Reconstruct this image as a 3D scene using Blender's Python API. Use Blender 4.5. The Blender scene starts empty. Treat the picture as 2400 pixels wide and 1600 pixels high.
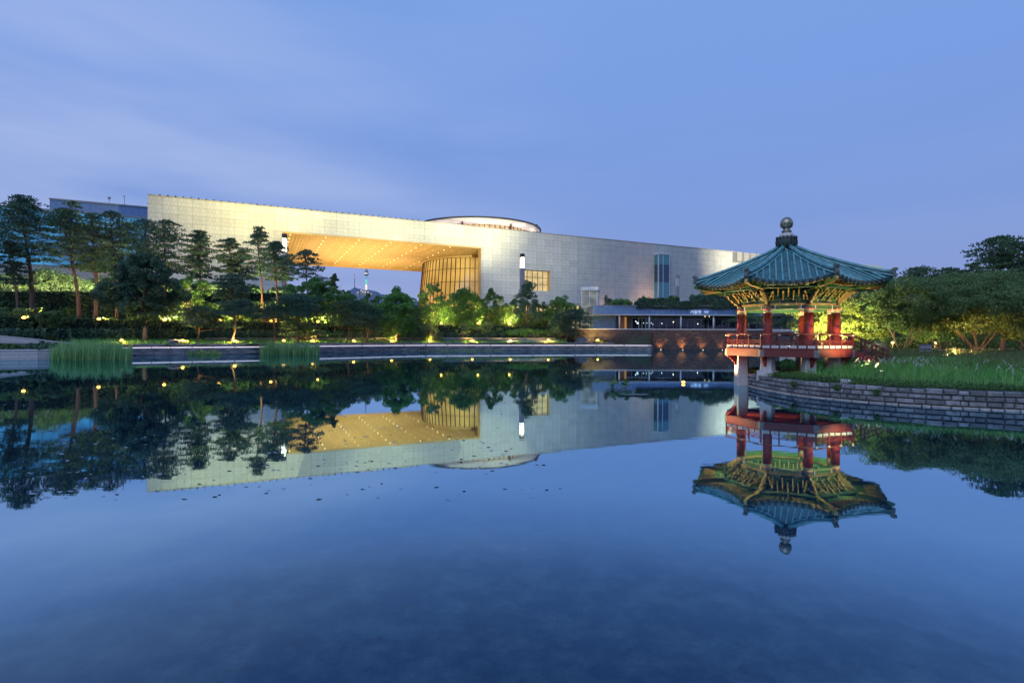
import bpy, math, random
import numpy as np
from mathutils import Vector, Matrix

random.seed(7)
rng = np.random.default_rng(11)
PI = math.pi
R = math.radians
sc = bpy.context.scene
COL = sc.collection

# ---------------------------------------------------------------- camera
F = 1256.0                     # focal length in pixels of a 2400 px wide picture
CAMZ = 2.8
ROLL = 0.004
cam_d = bpy.data.cameras.new("camera")
cam_d.sensor_width = 36.0
cam_d.lens = F / 2400.0 * 36.0
cam_d.shift_y = -11.0 / 2400.0
cam_d.clip_start = 0.1
cam_d.clip_end = 12000.0
cam = bpy.data.objects.new("camera", cam_d)
cam.location = (0, 0, CAMZ)
cam.rotation_euler = (PI / 2, -ROLL, 0)
COL.objects.link(cam)
sc.camera = cam

# ---------------------------------------------------------------- world: blue hour sky with thin cloud
world = bpy.data.worlds.new("World")
sc.world = world
world.use_nodes = True
nt = world.node_tree
N = nt.nodes
L = nt.links
N.clear()
w_out = N.new("ShaderNodeOutputWorld")
w_bg = N.new("ShaderNodeBackground")
L.new(w_bg.outputs[0], w_out.inputs[0])
tc = N.new("ShaderNodeTexCoord")
sep = N.new("ShaderNodeSeparateXYZ")
L.new(tc.outputs["Generated"], sep.inputs[0])
ramp = N.new("ShaderNodeValToRGB")
mr = N.new("ShaderNodeMapRange")
mr.inputs[1].default_value = -0.05
mr.inputs[2].default_value = 1.0
L.new(sep.outputs[2], mr.inputs[0])
L.new(mr.outputs[0], ramp.inputs[0])
cr = ramp.color_ramp
cr.elements[0].position = 0.0
cr.elements[0].color = (0.25, 0.31, 0.64, 1)
cr.elements[1].position = 1.0
cr.elements[1].color = (0.13, 0.23, 0.6, 1)
for p_, c_ in ((0.1, (0.222, 0.302, 0.62, 1)), (0.24, (0.190, 0.312, 0.69, 1)), (0.42, (0.188, 0.335, 0.75, 1)), (0.6, (0.198, 0.355, 0.77, 1))):
    e_ = cr.elements.new(p_)
    e_.color = c_
# thin cloud streaks, thicker towards the afterglow on the west side
mp = N.new("ShaderNodeMapping")
mp.inputs["Scale"].default_value = (1.1, 1.1, 5.5)
mp.inputs["Rotation"].default_value = (0, R(12), R(20))
L.new(tc.outputs["Generated"], mp.inputs[0])
ns = N.new("ShaderNodeTexNoise")
ns.inputs["Scale"].default_value = 1.35
ns.inputs["Detail"].default_value = 5.0
ns.inputs["Roughness"].default_value = 0.48
L.new(mp.outputs[0], ns.inputs[0])
crs = N.new("ShaderNodeMapRange")
crs.inputs[1].default_value = 0.40
crs.inputs[2].default_value = 0.68
L.new(ns.outputs[0], crs.inputs[0])
side = N.new("ShaderNodeMapRange")
side.inputs[1].default_value = 0.15
side.inputs[2].default_value = -0.65
side.inputs[3].default_value = 0.10
side.inputs[4].default_value = 1.0
L.new(sep.outputs[0], side.inputs[0])
elv = N.new("ShaderNodeMapRange")
elv.inputs[1].default_value = 0.62
elv.inputs[2].default_value = 0.25
L.new(sep.outputs[2], elv.inputs[0])
mu = N.new("ShaderNodeMath")
mu.operation = 'MULTIPLY'
L.new(crs.outputs[0], mu.inputs[0])
L.new(side.outputs[0], mu.inputs[1])
mu2 = N.new("ShaderNodeMath")
mu2.operation = 'MULTIPLY'
L.new(mu.outputs[0], mu2.inputs[0])
L.new(elv.outputs[0], mu2.inputs[1])
mixc = N.new("ShaderNodeMixRGB")
L.new(mu2.outputs[0], mixc.inputs[0])
L.new(ramp.outputs[0], mixc.inputs[1])
mixc.inputs[2].default_value = (0.43, 0.53, 0.83, 1)
# a faint physical twilight sky on top
sky = N.new("ShaderNodeTexSky")
sky.sky_type = 'NISHITA'
sky.sun_disc = False
sky.sun_elevation = R(1.0)
sky.sun_rotation = R(-70)
addn = N.new("ShaderNodeMixRGB")
addn.blend_type = 'ADD'
addn.inputs[0].default_value = 0.015
L.new(mixc.outputs[0], addn.inputs[1])
L.new(sky.outputs[0], addn.inputs[2])
L.new(addn.outputs[0], w_bg.inputs[0])
w_bg.inputs[1].default_value = 1.0

sun_d = bpy.data.lights.new("sun", 'SUN')
sun_d.energy = 1.25
sun_d.angle = R(60)
sun_d.color = (0.70, 0.82, 1.0)
sun = bpy.data.objects.new("sun", sun_d)
sun.rotation_euler = (R(48), 0, R(-30))
COL.objects.link(sun)

vs = sc.view_settings
vs.view_transform = 'Standard'
vs.look = 'None'
vs.exposure = 0.0
vs.gamma = 1.0
vs.use_curve_mapping = False
sc.cycles.use_denoising = True
sc.cycles.max_bounces = 6
sc.cycles.diffuse_bounces = 3
sc.cycles.glossy_bounces = 3
sc.cycles.transmission_bounces = 3
sc.cycles.transparent_max_bounces = 4
sc.cycles.sample_clamp_indirect = 4.0
sc.cycles.caustics_reflective = False
sc.cycles.caustics_refractive = False

# ---------------------------------------------------------------- helpers
def hor(px):
    return 789.0 + ROLL * (px - 1200.0)

def at(px, py, Y):
    """the point of the place seen at a pixel of the 2400x1600 survey picture, Y metres ahead"""
    return ((px - 1200.0) / F * Y, Y, CAMZ + (hor(px) - py) / F * Y)

def zat(px, py, Y):
    return CAMZ + (hor(px) - py) / F * Y

def tag(o, label=None, cat=None, group=None, kind=None):
    if label: o["label"] = label
    if cat: o["category"] = cat
    if group: o["group"] = group
    if kind: o["kind"] = kind
    return o

def thing(name, label, cat, loc=(0, 0, 0), rz=0.0, group=None, kind=None):
    o = bpy.data.objects.new(name, None)
    o.empty_display_size = 0.2
    COL.objects.link(o)
    o.location = loc
    o.rotation_euler = (0, 0, rz)
    return tag(o, label, cat, group, kind)

def inst(name, mesh, parent=None, loc=(0, 0, 0), rot=(0, 0, 0), scale=(1, 1, 1)):
    o = bpy.data.objects.new(name, mesh)
    COL.objects.link(o)
    if parent is not None: o.parent = parent
    o.location = loc
    o.rotation_euler = rot
    o.scale = scale
    return o

def copy_tree(src, loc, rz=None, label=None, parent=None):
    c = src.copy()
    COL.objects.link(c)
    if parent is None:
        c.location = loc
        if rz is not None: c.rotation_euler = (0, 0, rz)
        if label: c["label"] = label
    else:
        c.parent = parent
    for ch in list(src.children):
        copy_tree(ch, None, parent=c)
    return c

def npmesh(name, verts, faces, mat=None, smooth=False):
    """verts (n,3) array; faces (m,k) array"""
    verts = np.asarray(verts, dtype=np.float32)
    faces = np.asarray(faces, dtype=np.int32)
    me = bpy.data.meshes.new(name)
    me.vertices.add(len(verts))
    me.vertices.foreach_set("co", verts.ravel())
    m, k = faces.shape
    me.loops.add(m * k)
    me.loops.foreach_set("vertex_index", faces.ravel())
    me.polygons.add(m)
    me.polygons.foreach_set("loop_start", np.arange(0, m * k, k, dtype=np.int32))
    if smooth:
        me.polygons.foreach_set("use_smooth", np.ones(m, dtype=bool))
    me.update(calc_edges=True)
    if mat is not None: me.materials.append(mat)
    return me

class MB:
    """collects shapes that become ONE mesh"""
    def __init__(s):
        s.v = []; s.f = []; s.m = []; s.sm = []
    def add(s, vs_, fs_, mi=0, smooth=False):
        b = len(s.v)
        s.v.extend([tuple(p) for p in vs_])
        for f in fs_:
            s.f.append(tuple(b + i for i in f)); s.m.append(mi); s.sm.append(smooth)
        return s
    def box(s, x0, y0, z0, x1, y1, z1, mi=0, M=None):
        vs_ = [(x0, y0, z0), (x1, y0, z0), (x1, y1, z0), (x0, y1, z0), (x0, y0, z1), (x1, y0, z1), (x1, y1, z1), (x0, y1, z1)]
        if M is not None: vs_ = [M @ Vector(p) for p in vs_]
        return s.add(vs_, [(0, 3, 2, 1), (4, 5, 6, 7), (0, 1, 5, 4), (1, 2, 6, 5), (2, 3, 7, 6), (3, 0, 4, 7)], mi)
    def cbox(s, c, sx, sy, sz, rz=0.0, mi=0, M=None):
        T = Matrix.Translation(Vector(c)) @ Matrix.Rotation(rz, 4, 'Z')
        if M is not None: T = M @ T
        return s.box(-sx / 2, -sy / 2, -sz / 2, sx / 2, sy / 2, sz / 2, mi, T)
    def chbox(s, x0, y0, z0, x1, y1, z1, c=0.01, mi=0, M=None):
        """box with chamfered vertical front edges and top (stones, blocks)"""
        xs = (x0, x0 + c, x1 - c, x1); zs = (z0, z0 + c, z1 - c, z1)
        vs_ = [(x0, y0 + c, z0), (x1, y0 + c, z0), (x1, y0 + c, z1), (x0, y0 + c, z1),
               (x0 + c, y0, z0 + c), (x1 - c, y0, z0 + c), (x1 - c, y0, z1 - c), (x0 + c, y0, z1 - c),
               (x0, y1, z0), (x1, y1, z0), (x1, y1, z1), (x0, y1, z1)]
        if M is not None: vs_ = [M @ Vector(p) for p in vs_]
        fs_ = [(4, 5, 6, 7), (0, 1, 5, 4), (1, 2, 6, 5), (2, 3, 7, 6), (3, 0, 4, 7), (1, 9, 10, 2), (8, 0, 3, 11), (3, 2, 10, 11), (0, 8, 9, 1), (8, 11, 10, 9)]
        return s.add(vs_, fs_, mi)
    def tube(s, pts, rad, n=8, mi=0, smooth=True, cap=True, M=None):
        pts = [Vector(p) for p in pts]
        if not isinstance(rad, (list, tuple)): rad = [rad] * len(pts)
        vs_ = []; fs_ = []
        up = Vector((0, 0, 1))
        for i, p in enumerate(pts):
            d = (pts[min(i + 1, len(pts) - 1)] - pts[max(i - 1, 0)])
            if d.length < 1e-9: d = Vector((0, 0, 1))
            d.normalize()
            a = d.cross(up)
            if a.length < 1e-3: a = d.cross(Vector((0, 1, 0)))
            a.normalize()
            b = a.cross(d)
            for k in range(n):
                t = 2 * PI * k / n
                q = p + (a * math.cos(t) + b * math.sin(t)) * rad[i]
                vs_.append(M @ q if M is not None else q)
        for i in range(len(pts) - 1):
            for k in range(n):
                k2 = (k + 1) % n
                fs_.append((i * n + k, i * n + k2, (i + 1) * n + k2, (i + 1) * n + k))
        s.add(vs_, fs_, mi, smooth)
        if cap:
            b0 = len(s.v) - len(vs_)
            s.f.append(tuple(b0 + k for k in range(n))[::-1]); s.m.append(mi); s.sm.append(False)
            e0 = b0 + (len(pts) - 1) * n
            s.f.append(tuple(e0 + k for k in range(n))); s.m.append(mi); s.sm.append(False)
        return s
    def lathe(s, prof, n=16, c=(0, 0, 0), mi=0, smooth=True, ph=0.0, M=None):
        vs_ = []; fs_ = []
        for r_, z_ in prof:
            for k in range(n):
                t = ph + 2 * PI * k / n
                q = Vector((c[0] + r_ * math.cos(t), c[1] + r_ * math.sin(t), c[2] + z_))
                vs_.append(M @ q if M is not None else q)
        for i in range(len(prof) - 1):
            for k in range(n):
                k2 = (k + 1) % n
                fs_.append((i * n + k, i * n + k2, (i + 1) * n + k2, (i + 1) * n + k))
        s.add(vs_, fs_, mi, smooth)
        b0 = len(s.v) - len(vs_)
        if prof[0][0] > 1e-4:
            s.f.append(tuple(b0 + k for k in range(n))[::-1]); s.m.append(mi); s.sm.append(False)
        if prof[-1][0] > 1e-4:
            e0 = b0 + (len(prof) - 1) * n
            s.f.append(tuple(e0 + k for k in range(n))); s.m.append(mi); s.sm.append(False)
        return s
    def prism(s, poly, t, M=None, mi=0, rim=None):
        """poly in the local xz plane, thickness t along y; rim faces take material rim"""
        n = len(poly)
        vs_ = [(p[0], -t / 2, p[1]) for p in poly] + [(p[0], t / 2, p[1]) for p in poly]
        if M is not None: vs_ = [M @ Vector(p) for p in vs_]
        s.add(vs_, [tuple(range(n)), tuple(range(2 * n - 1, n - 1, -1))], mi)
        b0 = len(s.v) - 2 * n
        for i in range(n):
            j = (i + 1) % n
            s.f.append((b0 + i, b0 + n + i, b0 + n + j, b0 + j)); s.m.append(mi if rim is None else rim); s.sm.append(False)
        return s
    def mesh(s, name, mats):
        me = bpy.data.meshes.new(name)
        me.from_pydata([tuple(p) for p in s.v], [], s.f)
        if not isinstance(mats, (list, tuple)): mats = [mats]
        for m in mats: me.materials.append(m)
        me.polygons.foreach_set("material_index", s.m)
        me.polygons.foreach_set("use_smooth", s.sm)
        me.update()
        return me
    def build(s, name, mats, parent=None, loc=(0, 0, 0), rot=(0, 0, 0)):
        return inst(name, s.mesh(name, mats), parent, loc, rot)

# ---------------------------------------------------------------- materials
def nmat(name):
    m = bpy.data.materials.new(name)
    m.use_nodes = True
    t = m.node_tree
    b = t.nodes.get("Principled BSDF")
    return m, t.nodes, t.links, b

def mat(name, c1, c2=None, rough=0.7, scale=3.0, metal=0.0, bump=0.0, bscale=None, detail=4.0, spec=0.5, rnd=0.0, coat=0.0, stretch=(1, 1, 1), lo=0.35, hi=0.65):
    m, n, l, b = nmat(name)
    b.inputs["Roughness"].default_value = rough
    b.inputs["Metallic"].default_value = metal
    b.inputs["Specular IOR Level"].default_value = spec
    if coat: b.inputs["Coat Weight"].default_value = coat
    co = n.new("ShaderNodeTexCoord")
    mpn = n.new("ShaderNodeMapping")
    mpn.inputs["Scale"].default_value = stretch
    l.new(co.outputs["Object"], mpn.inputs[0])
    if c2 is None: c2 = tuple(x * 0.75 for x in c1)
    t1 = n.new("ShaderNodeTexNoise")
    t1.inputs["Scale"].default_value = scale
    t1.inputs["Detail"].default_value = detail
    l.new(mpn.outputs[0], t1.inputs[0])
    m1 = n.new("ShaderNodeMapRange")
    m1.inputs[1].default_value = lo
    m1.inputs[2].default_value = hi
    l.new(t1.outputs[0], m1.inputs[0])
    mx = n.new("ShaderNodeMixRGB")
    mx.inputs[1].default_value = (*c1, 1)
    mx.inputs[2].default_value = (*c2, 1)
    l.new(m1.outputs[0], mx.inputs[0])
    out = mx.outputs[0]
    if rnd:
        oi = n.new("ShaderNodeObjectInfo")
        m2 = n.new("ShaderNodeMapRange")
        m2.inputs[3].default_value = 1 - rnd
        m2.inputs[4].default_value = 1 + rnd
        l.new(oi.outputs["Random"], m2.inputs[0])
        hs = n.new("ShaderNodeHueSaturation")
        l.new(m2.outputs[0], hs.inputs["Value"])
        l.new(out, hs.inputs["Color"])
        out = hs.outputs[0]
    l.new(out, b.inputs["Base Color"])
    if bump:
        t2 = n.new("ShaderNodeTexNoise")
        t2.inputs["Scale"].default_value = bscale or scale * 6
        t2.inputs["Detail"].default_value = 5
        l.new(mpn.outputs[0], t2.inputs[0])
        bp = n.new("ShaderNodeBump")
        bp.inputs["Strength"].default_value = bump
        bp.inputs["Distance"].default_value = 0.02
        l.new(t2.outputs[0], bp.inputs["Height"])
        l.new(bp.outputs[0], b.inputs["Normal"])
    return m

def leafmat(name, c1, c2, scale=0.8, trans=0.35, rough=0.6, leafvar=0.35):
    """leaves: two greens over the crown, every leaf a little different, some light passes through"""
    m, n, l, b = nmat(name)
    co = n.new("ShaderNodeTexCoord")
    t1 = n.new("ShaderNodeTexNoise")
    t1.inputs["Scale"].default_value = scale
    t1.inputs["Detail"].default_value = 3
    l.new(co.outputs["Object"], t1.inputs[0])
    m1 = n.new("ShaderNodeMapRange")
    m1.inputs[1].default_value = 0.35
    m1.inputs[2].default_value = 0.65
    l.new(t1.outputs[0], m1.inputs[0])
    mx = n.new("ShaderNodeMixRGB")
    mx.inputs[1].default_value = (*c1, 1)
    mx.inputs[2].default_value = (*c2, 1)
    l.new(m1.outputs[0], mx.inputs[0])
    ge = n.new("ShaderNodeNewGeometry")
    m2 = n.new("ShaderNodeMapRange")
    m2.inputs[3].default_value = 1 - leafvar
    m2.inputs[4].default_value = 1 + leafvar
    l.new(ge.outputs["Random Per Island"], m2.inputs[0])
    oi = n.new("ShaderNodeObjectInfo")
    m3 = n.new("ShaderNodeMapRange")
    m3.inputs[3].default_value = 0.82
    m3.inputs[4].default_value = 1.18
    l.new(oi.outputs["Random"], m3.inputs[0])
    ml = n.new("ShaderNodeMath")
    ml.operation = 'MULTIPLY'
    l.new(m2.outputs[0], ml.inputs[0])
    l.new(m3.outputs[0], ml.inputs[1])
    hs = n.new("ShaderNodeHueSaturation")
    l.new(ml.outputs[0], hs.inputs["Value"])
    l.new(mx.outputs[0], hs.inputs["Color"])
    l.new(hs.outputs[0], b.inputs["Base Color"])
    b.inputs["Roughness"].default_value = rough
    b.inputs["Specular IOR Level"].default_value = 0.3
    tr = n.new("ShaderNodeBsdfTranslucent")
    l.new(hs.outputs[0], tr.inputs[0])
    ms = n.new("ShaderNodeMixShader")
    ms.inputs[0].default_value = trans
    l.new(b.outputs[0], ms.inputs[1])
    l.new(tr.outputs[0], ms.inputs[2])
    l.new(ms.outputs[0], n["Material Output"].inputs[0])
    return m

def emis(name, c, s, base=None):
    m, n, l, b = nmat(name)
    b.inputs["Base Color"].default_value = (*(base or c), 1)
    b.inputs["Emission Color"].default_value = (*c, 1)
    b.inputs["Emission Strength"].default_value = s
    b.inputs["Roughness"].default_value = 0.4
    return m

def glass(name, c, rough=0.06, glow=None, gs=0.0, var=0.0, scale=0.3):
    """window glass seen as a dark or lit sheet with sky reflections"""
    m, n, l, b = nmat(name)
    b.inputs["Base Color"].default_value = (*c, 1)
    b.inputs["Roughness"].default_value = rough
    b.inputs["Specular IOR Level"].default_value = 0.8
    if glow:
        co = n.new("ShaderNodeNewGeometry")
        t1 = n.new("ShaderNodeTexNoise")
        t1.inputs["Scale"].default_value = scale
        t1.inputs["Detail"].default_value = 3
        l.new(co.outputs["Position"], t1.inputs[0])
        m1 = n.new("ShaderNodeMapRange")
        m1.inputs[1].default_value = 0.35
        m1.inputs[2].default_value = 0.65
        m1.inputs[3].default_value = gs * (1 - var)
        m1.inputs[4].default_value = gs * (1 + var)
        l.new(t1.outputs[0], m1.inputs[0])
        b.inputs["Emission Color"].default_value = (*glow, 1)
        l.new(m1.outputs[0], b.inputs["Emission Strength"])
    return m

M = {}
M["panel"] = None
def panelmat():
    """pale cladding stone: fine vertical and horizontal joints every 1.11 m by 0.97 m inside each big panel"""
    m, n, l, b = nmat("cladding_stone")
    ge = n.new("ShaderNodeTexCoord")
    t1 = n.new("ShaderNodeTexNoise")
    t1.inputs["Scale"].default_value = 0.25
    t1.inputs["Detail"].default_value = 5
    l.new(ge.outputs["Object"], t1.inputs[0])
    br = n.new("ShaderNodeTexBrick")
    br.offset = 0.5
    br.inputs["Scale"].default_value = 1.0
    br.inputs["Brick Width"].default_value = 1.11
    br.inputs["Row Height"].default_value = 1.45
    br.inputs["Mortar Size"].default_value = 0.022
    br.inputs["Mortar Smooth"].default_value = 0.2
    br.inputs["Color1"].default_value = (0.60, 0.585, 0.53, 1)
    br.inputs["Color2"].default_value = (0.55, 0.54, 0.50, 1)
    br.inputs["Mortar"].default_value = (0.25, 0.25, 0.26, 1)
    mp_ = n.new("ShaderNodeMapping")
    mp_.inputs["Rotation"].default_value = (R(90), 0, 0)
    l.new(ge.outputs["Object"], mp_.inputs[0])
    l.new(mp_.outputs[0], br.inputs[0])
    oi = n.new("ShaderNodeObjectInfo")
    m3 = n.new("ShaderNodeMapRange")
    m3.inputs[3].default_value = 0.91
    m3.inputs[4].default_value = 1.06
    l.new(oi.outputs["Random"], m3.inputs[0])
    m4 = n.new("ShaderNodeMapRange")
    m4.inputs[1].default_value = 0.3
    m4.inputs[2].default_value = 0.7
    m4.inputs[3].default_value = 0.9
    m4.inputs[4].default_value = 1.05
    l.new(t1.outputs[0], m4.inputs[0])
    mm = n.new("ShaderNodeMath")
    mm.operation = 'MULTIPLY'
    l.new(m3.outputs[0], mm.inputs[0])
    l.new(m4.outputs[0], mm.inputs[1])
    hs = n.new("ShaderNodeHueSaturation")
    l.new(mm.outputs[0], hs.inputs["Value"])
    l.new(br.outputs["Color"], hs.inputs["Color"])
    l.new(hs.outputs[0], b.inputs["Base Color"])
    b.inputs["Roughness"].default_value = 0.55
    return m
M["panel"] = panelmat()
M["joint"] = mat("panel_backing", (0.20, 0.20, 0.21), (0.16, 0.16, 0.17), 0.9)
M["concrete"] = mat("pale_concrete", (0.42, 0.40, 0.37), (0.34, 0.33, 0.31), 0.8, 1.5, bump=0.2)
M["granite"] = mat("pale_granite", (0.60, 0.56, 0.53), (0.48, 0.45, 0.44), 0.75, 9.0, bump=0.25, bscale=60)
M["quay"] = mat("quay_granite", (0.25, 0.25, 0.255), (0.13, 0.13, 0.14), 0.75, 0.9, bump=0.3, bscale=9, rnd=0.22)
M["tread"] = mat("quay_tread", (0.72, 0.68, 0.66), (0.62, 0.59, 0.58), 0.6, 1.0)
M["stone"] = mat("wall_stone", (0.25, 0.245, 0.25), (0.13, 0.13, 0.14), 0.8, 4.5, bump=1.0, bscale=14, rnd=0.4)
M["foot"] = mat("footing_stone", (0.42, 0.37, 0.34), (0.30, 0.27, 0.26), 0.75, 6.0, bump=0.5, bscale=20, rnd=0.15)
M["mortar"] = mat("dark_joint", (0.075, 0.075, 0.075), (0.045, 0.05, 0.045), 0.95)
M["bark"] = mat("pine_bark", (0.16, 0.085, 0.06), (0.08, 0.05, 0.04), 0.9, 1.2, bump=0.8, bscale=8, stretch=(1, 1, 0.3))
M["bark2"] = mat("grey_bark", (0.13, 0.105, 0.085), (0.07, 0.06, 0.05), 0.9, 1.5, bump=0.8, bscale=8, stretch=(1, 1, 0.3))
M["bark3"] = mat("smooth_maple_bark", (0.26, 0.19, 0.14), (0.16, 0.12, 0.09), 0.8, 2.5, bump=0.4, bscale=10, stretch=(1, 1, 0.3))
M["pine"] = leafmat("pine_needles", (0.055, 0.125, 0.092), (0.105, 0.19, 0.115), 0.5, 0.3)
M["pine2"] = leafmat("warm_pine_needles", (0.070, 0.145, 0.085), (0.13, 0.215, 0.105), 0.5, 0.3)
M["dark"] = leafmat("dark_leaves", (0.065, 0.14, 0.095), (0.11, 0.20, 0.105), 0.7, 0.3)
M["mid"] = leafmat("green_leaves", (0.10, 0.23, 0.075), (0.16, 0.30, 0.085), 0.7, 0.45)
M["fresh"] = leafmat("fresh_leaves", (0.12, 0.30, 0.07), (0.18, 0.36, 0.085), 0.7, 0.45)
M["pale"] = leafmat("bamboo_leaves", (0.18, 0.29, 0.12), (0.25, 0.34, 0.15), 0.6, 0.45)
M["maple"] = leafmat("maple_leaves", (0.12, 0.21, 0.075), (0.18, 0.25, 0.09), 0.9, 0.4)
M["maple_lit"] = leafmat("lamplit_maple_leaves", (0.15, 0.20, 0.05), (0.20, 0.24, 0.055), 0.9, 0.45)  # maple leaves with the yellow of lamplight put into their colour
M["hedge"] = leafmat("hedge_leaves", (0.075, 0.16, 0.06), (0.12, 0.21, 0.07), 0.6, 0.35)
M["shrub"] = leafmat("shrub_leaves", (0.08, 0.17, 0.05), (0.11, 0.22, 0.06), 0.6, 0.35)
M["grass"] = leafmat("grass_blades", (0.13, 0.38, 0.09), (0.22, 0.45, 0.12), 0.5, 0.45)
M["grass2"] = leafmat("dry_grass_blades", (0.14, 0.20, 0.06), (0.19, 0.22, 0.09), 0.5, 0.4)
M["reed"] = leafmat("reed_blades", (0.20, 0.38, 0.14), (0.28, 0.46, 0.18), 0.3, 0.45)
M["plume"] = mat("grass_plume", (0.5, 0.5, 0.46), (0.4, 0.4, 0.38), 0.9)
M["soil"] = mat("ground_cover", (0.03, 0.05, 0.022), (0.055, 0.05, 0.035), 0.95, 0.6, bump=0.8, bscale=4)
M["lawn"] = mat("lawn_ground", (0.035, 0.07, 0.025), (0.05, 0.085, 0.03), 0.95, 0.8, bump=0.8, bscale=6)
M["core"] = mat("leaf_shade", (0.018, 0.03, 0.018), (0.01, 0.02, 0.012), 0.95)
M["rock"] = mat("boulder_rock", (0.16, 0.15, 0.16), (0.09, 0.085, 0.09), 0.85, 1.2, bump=0.9, bscale=5)
M["red"] = mat("red_paint", (0.33, 0.026, 0.015), (0.20, 0.018, 0.012), 0.5, 2.0, bump=0.15, bscale=25, stretch=(1, 1, 0.3))
M["redbeam"] = mat("red_beam_paint", (0.17, 0.017, 0.013), (0.11, 0.013, 0.011), 0.55, 1.4, bump=0.3, bscale=16, stretch=(0.3, 0.3, 3))
M["redrail"] = mat("red_rail_paint", (0.16, 0.015, 0.013), (0.11, 0.012, 0.010), 0.5, 3.0)
M["green"] = mat("green_paint", (0.055, 0.15, 0.05), (0.035, 0.10, 0.04), 0.6, 3.0)
M["dgreen"] = mat("deep_green_paint", (0.02, 0.09, 0.06), (0.015, 0.06, 0.045), 0.6, 3.0)
M["ochre"] = mat("ochre_paint", (0.42, 0.31, 0.13), (0.30, 0.22, 0.09), 0.6, 4.0)
M["cream"] = mat("cream_paint", (0.62, 0.56, 0.40), (0.50, 0.46, 0.34), 0.6, 4.0)
M["orange"] = mat("orange_paint", (0.50, 0.16, 0.07), (0.40, 0.12, 0.06), 0.6, 5.0)
M["pink"] = mat("pink_band_paint", (0.62, 0.30, 0.22), (0.54, 0.24, 0.18), 0.6, 5.0)
M["whitep"] = mat("white_paint", (0.68, 0.70, 0.68), (0.55, 0.60, 0.60), 0.6, 5.0)
M["bluep"] = mat("blue_paint", (0.10, 0.16, 0.42), (0.08, 0.12, 0.34), 0.6, 5.0)
M["greymetal"] = mat("grey_iron_plate", (0.19, 0.17, 0.16), (0.14, 0.125, 0.12), 0.6, 3.0)
M["tile"] = mat("celadon_tile", (0.045, 0.17, 0.19), (0.022, 0.095, 0.115), 0.38, 1.6, bump=0.3, bscale=9, spec=0.7)
M["tile2"] = mat("celadon_ridge_tile", (0.15, 0.40, 0.40), (0.075, 0.24, 0.26), 0.34, 2.6, bump=0.2, bscale=12, spec=0.8, rnd=0.12)
M["tiledark"] = mat("dark_tile", (0.055, 0.085, 0.085), (0.035, 0.055, 0.06), 0.6, 4.0, bump=0.3)
M["tileend"] = mat("moulded_tile_end", (0.15, 0.17, 0.14), (0.09, 0.11, 0.10), 0.6, 12.0, bump=0.6)
M["ball"] = mat("glazed_finial", (0.36, 0.32, 0.22), (0.26, 0.24, 0.18), 0.28, 3.0, metal=0.75)
M["white"] = mat("white_metal", (0.62, 0.63, 0.66), (0.55, 0.56, 0.6), 0.45, 2.0)
M["steel"] = mat("grey_steel", (0.30, 0.31, 0.34), (0.24, 0.25, 0.28), 0.5, 1.0, metal=0.2)
M["dark_metal"] = mat("dark_metal", (0.04, 0.04, 0.045), (0.03, 0.03, 0.035), 0.5, 2.0)
M["mullion"] = mat("bronze_mullion", (0.16, 0.09, 0.045), (0.12, 0.07, 0.035), 0.5, 1.0)
M["ceil"] = mat("ceiling_board", (0.62, 0.42, 0.17), (0.55, 0.36, 0.14), 0.6, 0.4, stretch=(1, 0.1, 1))
M["fascia"] = mat("metal_fascia", (0.15, 0.24, 0.43), (0.11, 0.19, 0.37), 0.45, 1.0, rnd=0.10, metal=0.1)
M["darkstone"] = mat("dark_cascade_stone", (0.085, 0.05, 0.042), (0.05, 0.035, 0.032), 0.55, 1.0, bump=0.4, bscale=8, rnd=0.25)
M["relief"] = mat("relief_stone", (0.42, 0.30, 0.20), (0.30, 0.20, 0.14), 0.6, 4.0)
M["wood"] = mat("orange_timber", (0.42, 0.17, 0.06), (0.34, 0.13, 0.05), 0.6, 1.0)
M["sign"] = emis("lit_sign", (0.62, 0.76, 1.0), 0.6)
M["lamp"] = emis("warm_lamp", (1.0, 0.44, 0.08), 8.0)
M["lampw"] = emis("white_lamp", (1.0, 0.86, 0.60), 9.0)
M["strip"] = emis("quay_led", (1.0, 0.80, 0.74), 0.5)
M["led"] = emis("led_line", (1.0, 0.72, 0.36), 1.6)
M["down"] = emis("downlight_lens", (1.0, 0.84, 0.48), 6.0)
M["down2"] = emis("dim_downlight_lens", (1.0, 0.72, 0.32), 1.1)
M["drumglass"] = glass("lit_gallery_glass", (0.30, 0.20, 0.08), 0.12, (0.78, 0.48, 0.12), 0.62, 0.30, 0.10)
M["litglass"] = glass("lit_window_glass", (0.25, 0.18, 0.08), 0.12, (0.85, 0.62, 0.26), 0.65, 0.35, 0.25)
M["clereglass"] = glass("lit_clerestory_glass", (0.35, 0.25, 0.12), 0.2, (1.0, 0.66, 0.30), 0.62, 0.4, 0.5)
M["blueglass"] = glass("blue_curtain_glass", (0.02, 0.10, 0.20), 0.08, (0.06, 0.30, 0.56), 0.55, 0.6, 0.12)
M["bayglass"] = glass("dark_bay_glass", (0.012, 0.06, 0.11), 0.08)
M["bayglass2"] = glass("teal_bay_glass", (0.03, 0.12, 0.17), 0.15, (0.03, 0.12, 0.2), 0.35)
M["bayglow"] = emis("lit_landing", (1.0, 0.78, 0.36), 0.9)
M["restglass"] = glass("restaurant_glass", (0.006, 0.012, 0.022), 0.05)
M["liftglass"] = glass("lift_glass", (0.10, 0.12, 0.12), 0.1, (0.6, 0.58, 0.40), 0.16, 0.8, 0.6)
M["hill"] = mat("hazy_hill", (0.13, 0.17, 0.24), (0.11, 0.14, 0.22), 0.95, 0.01)  # distance haze is put into the hill's blue-grey colour

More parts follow.
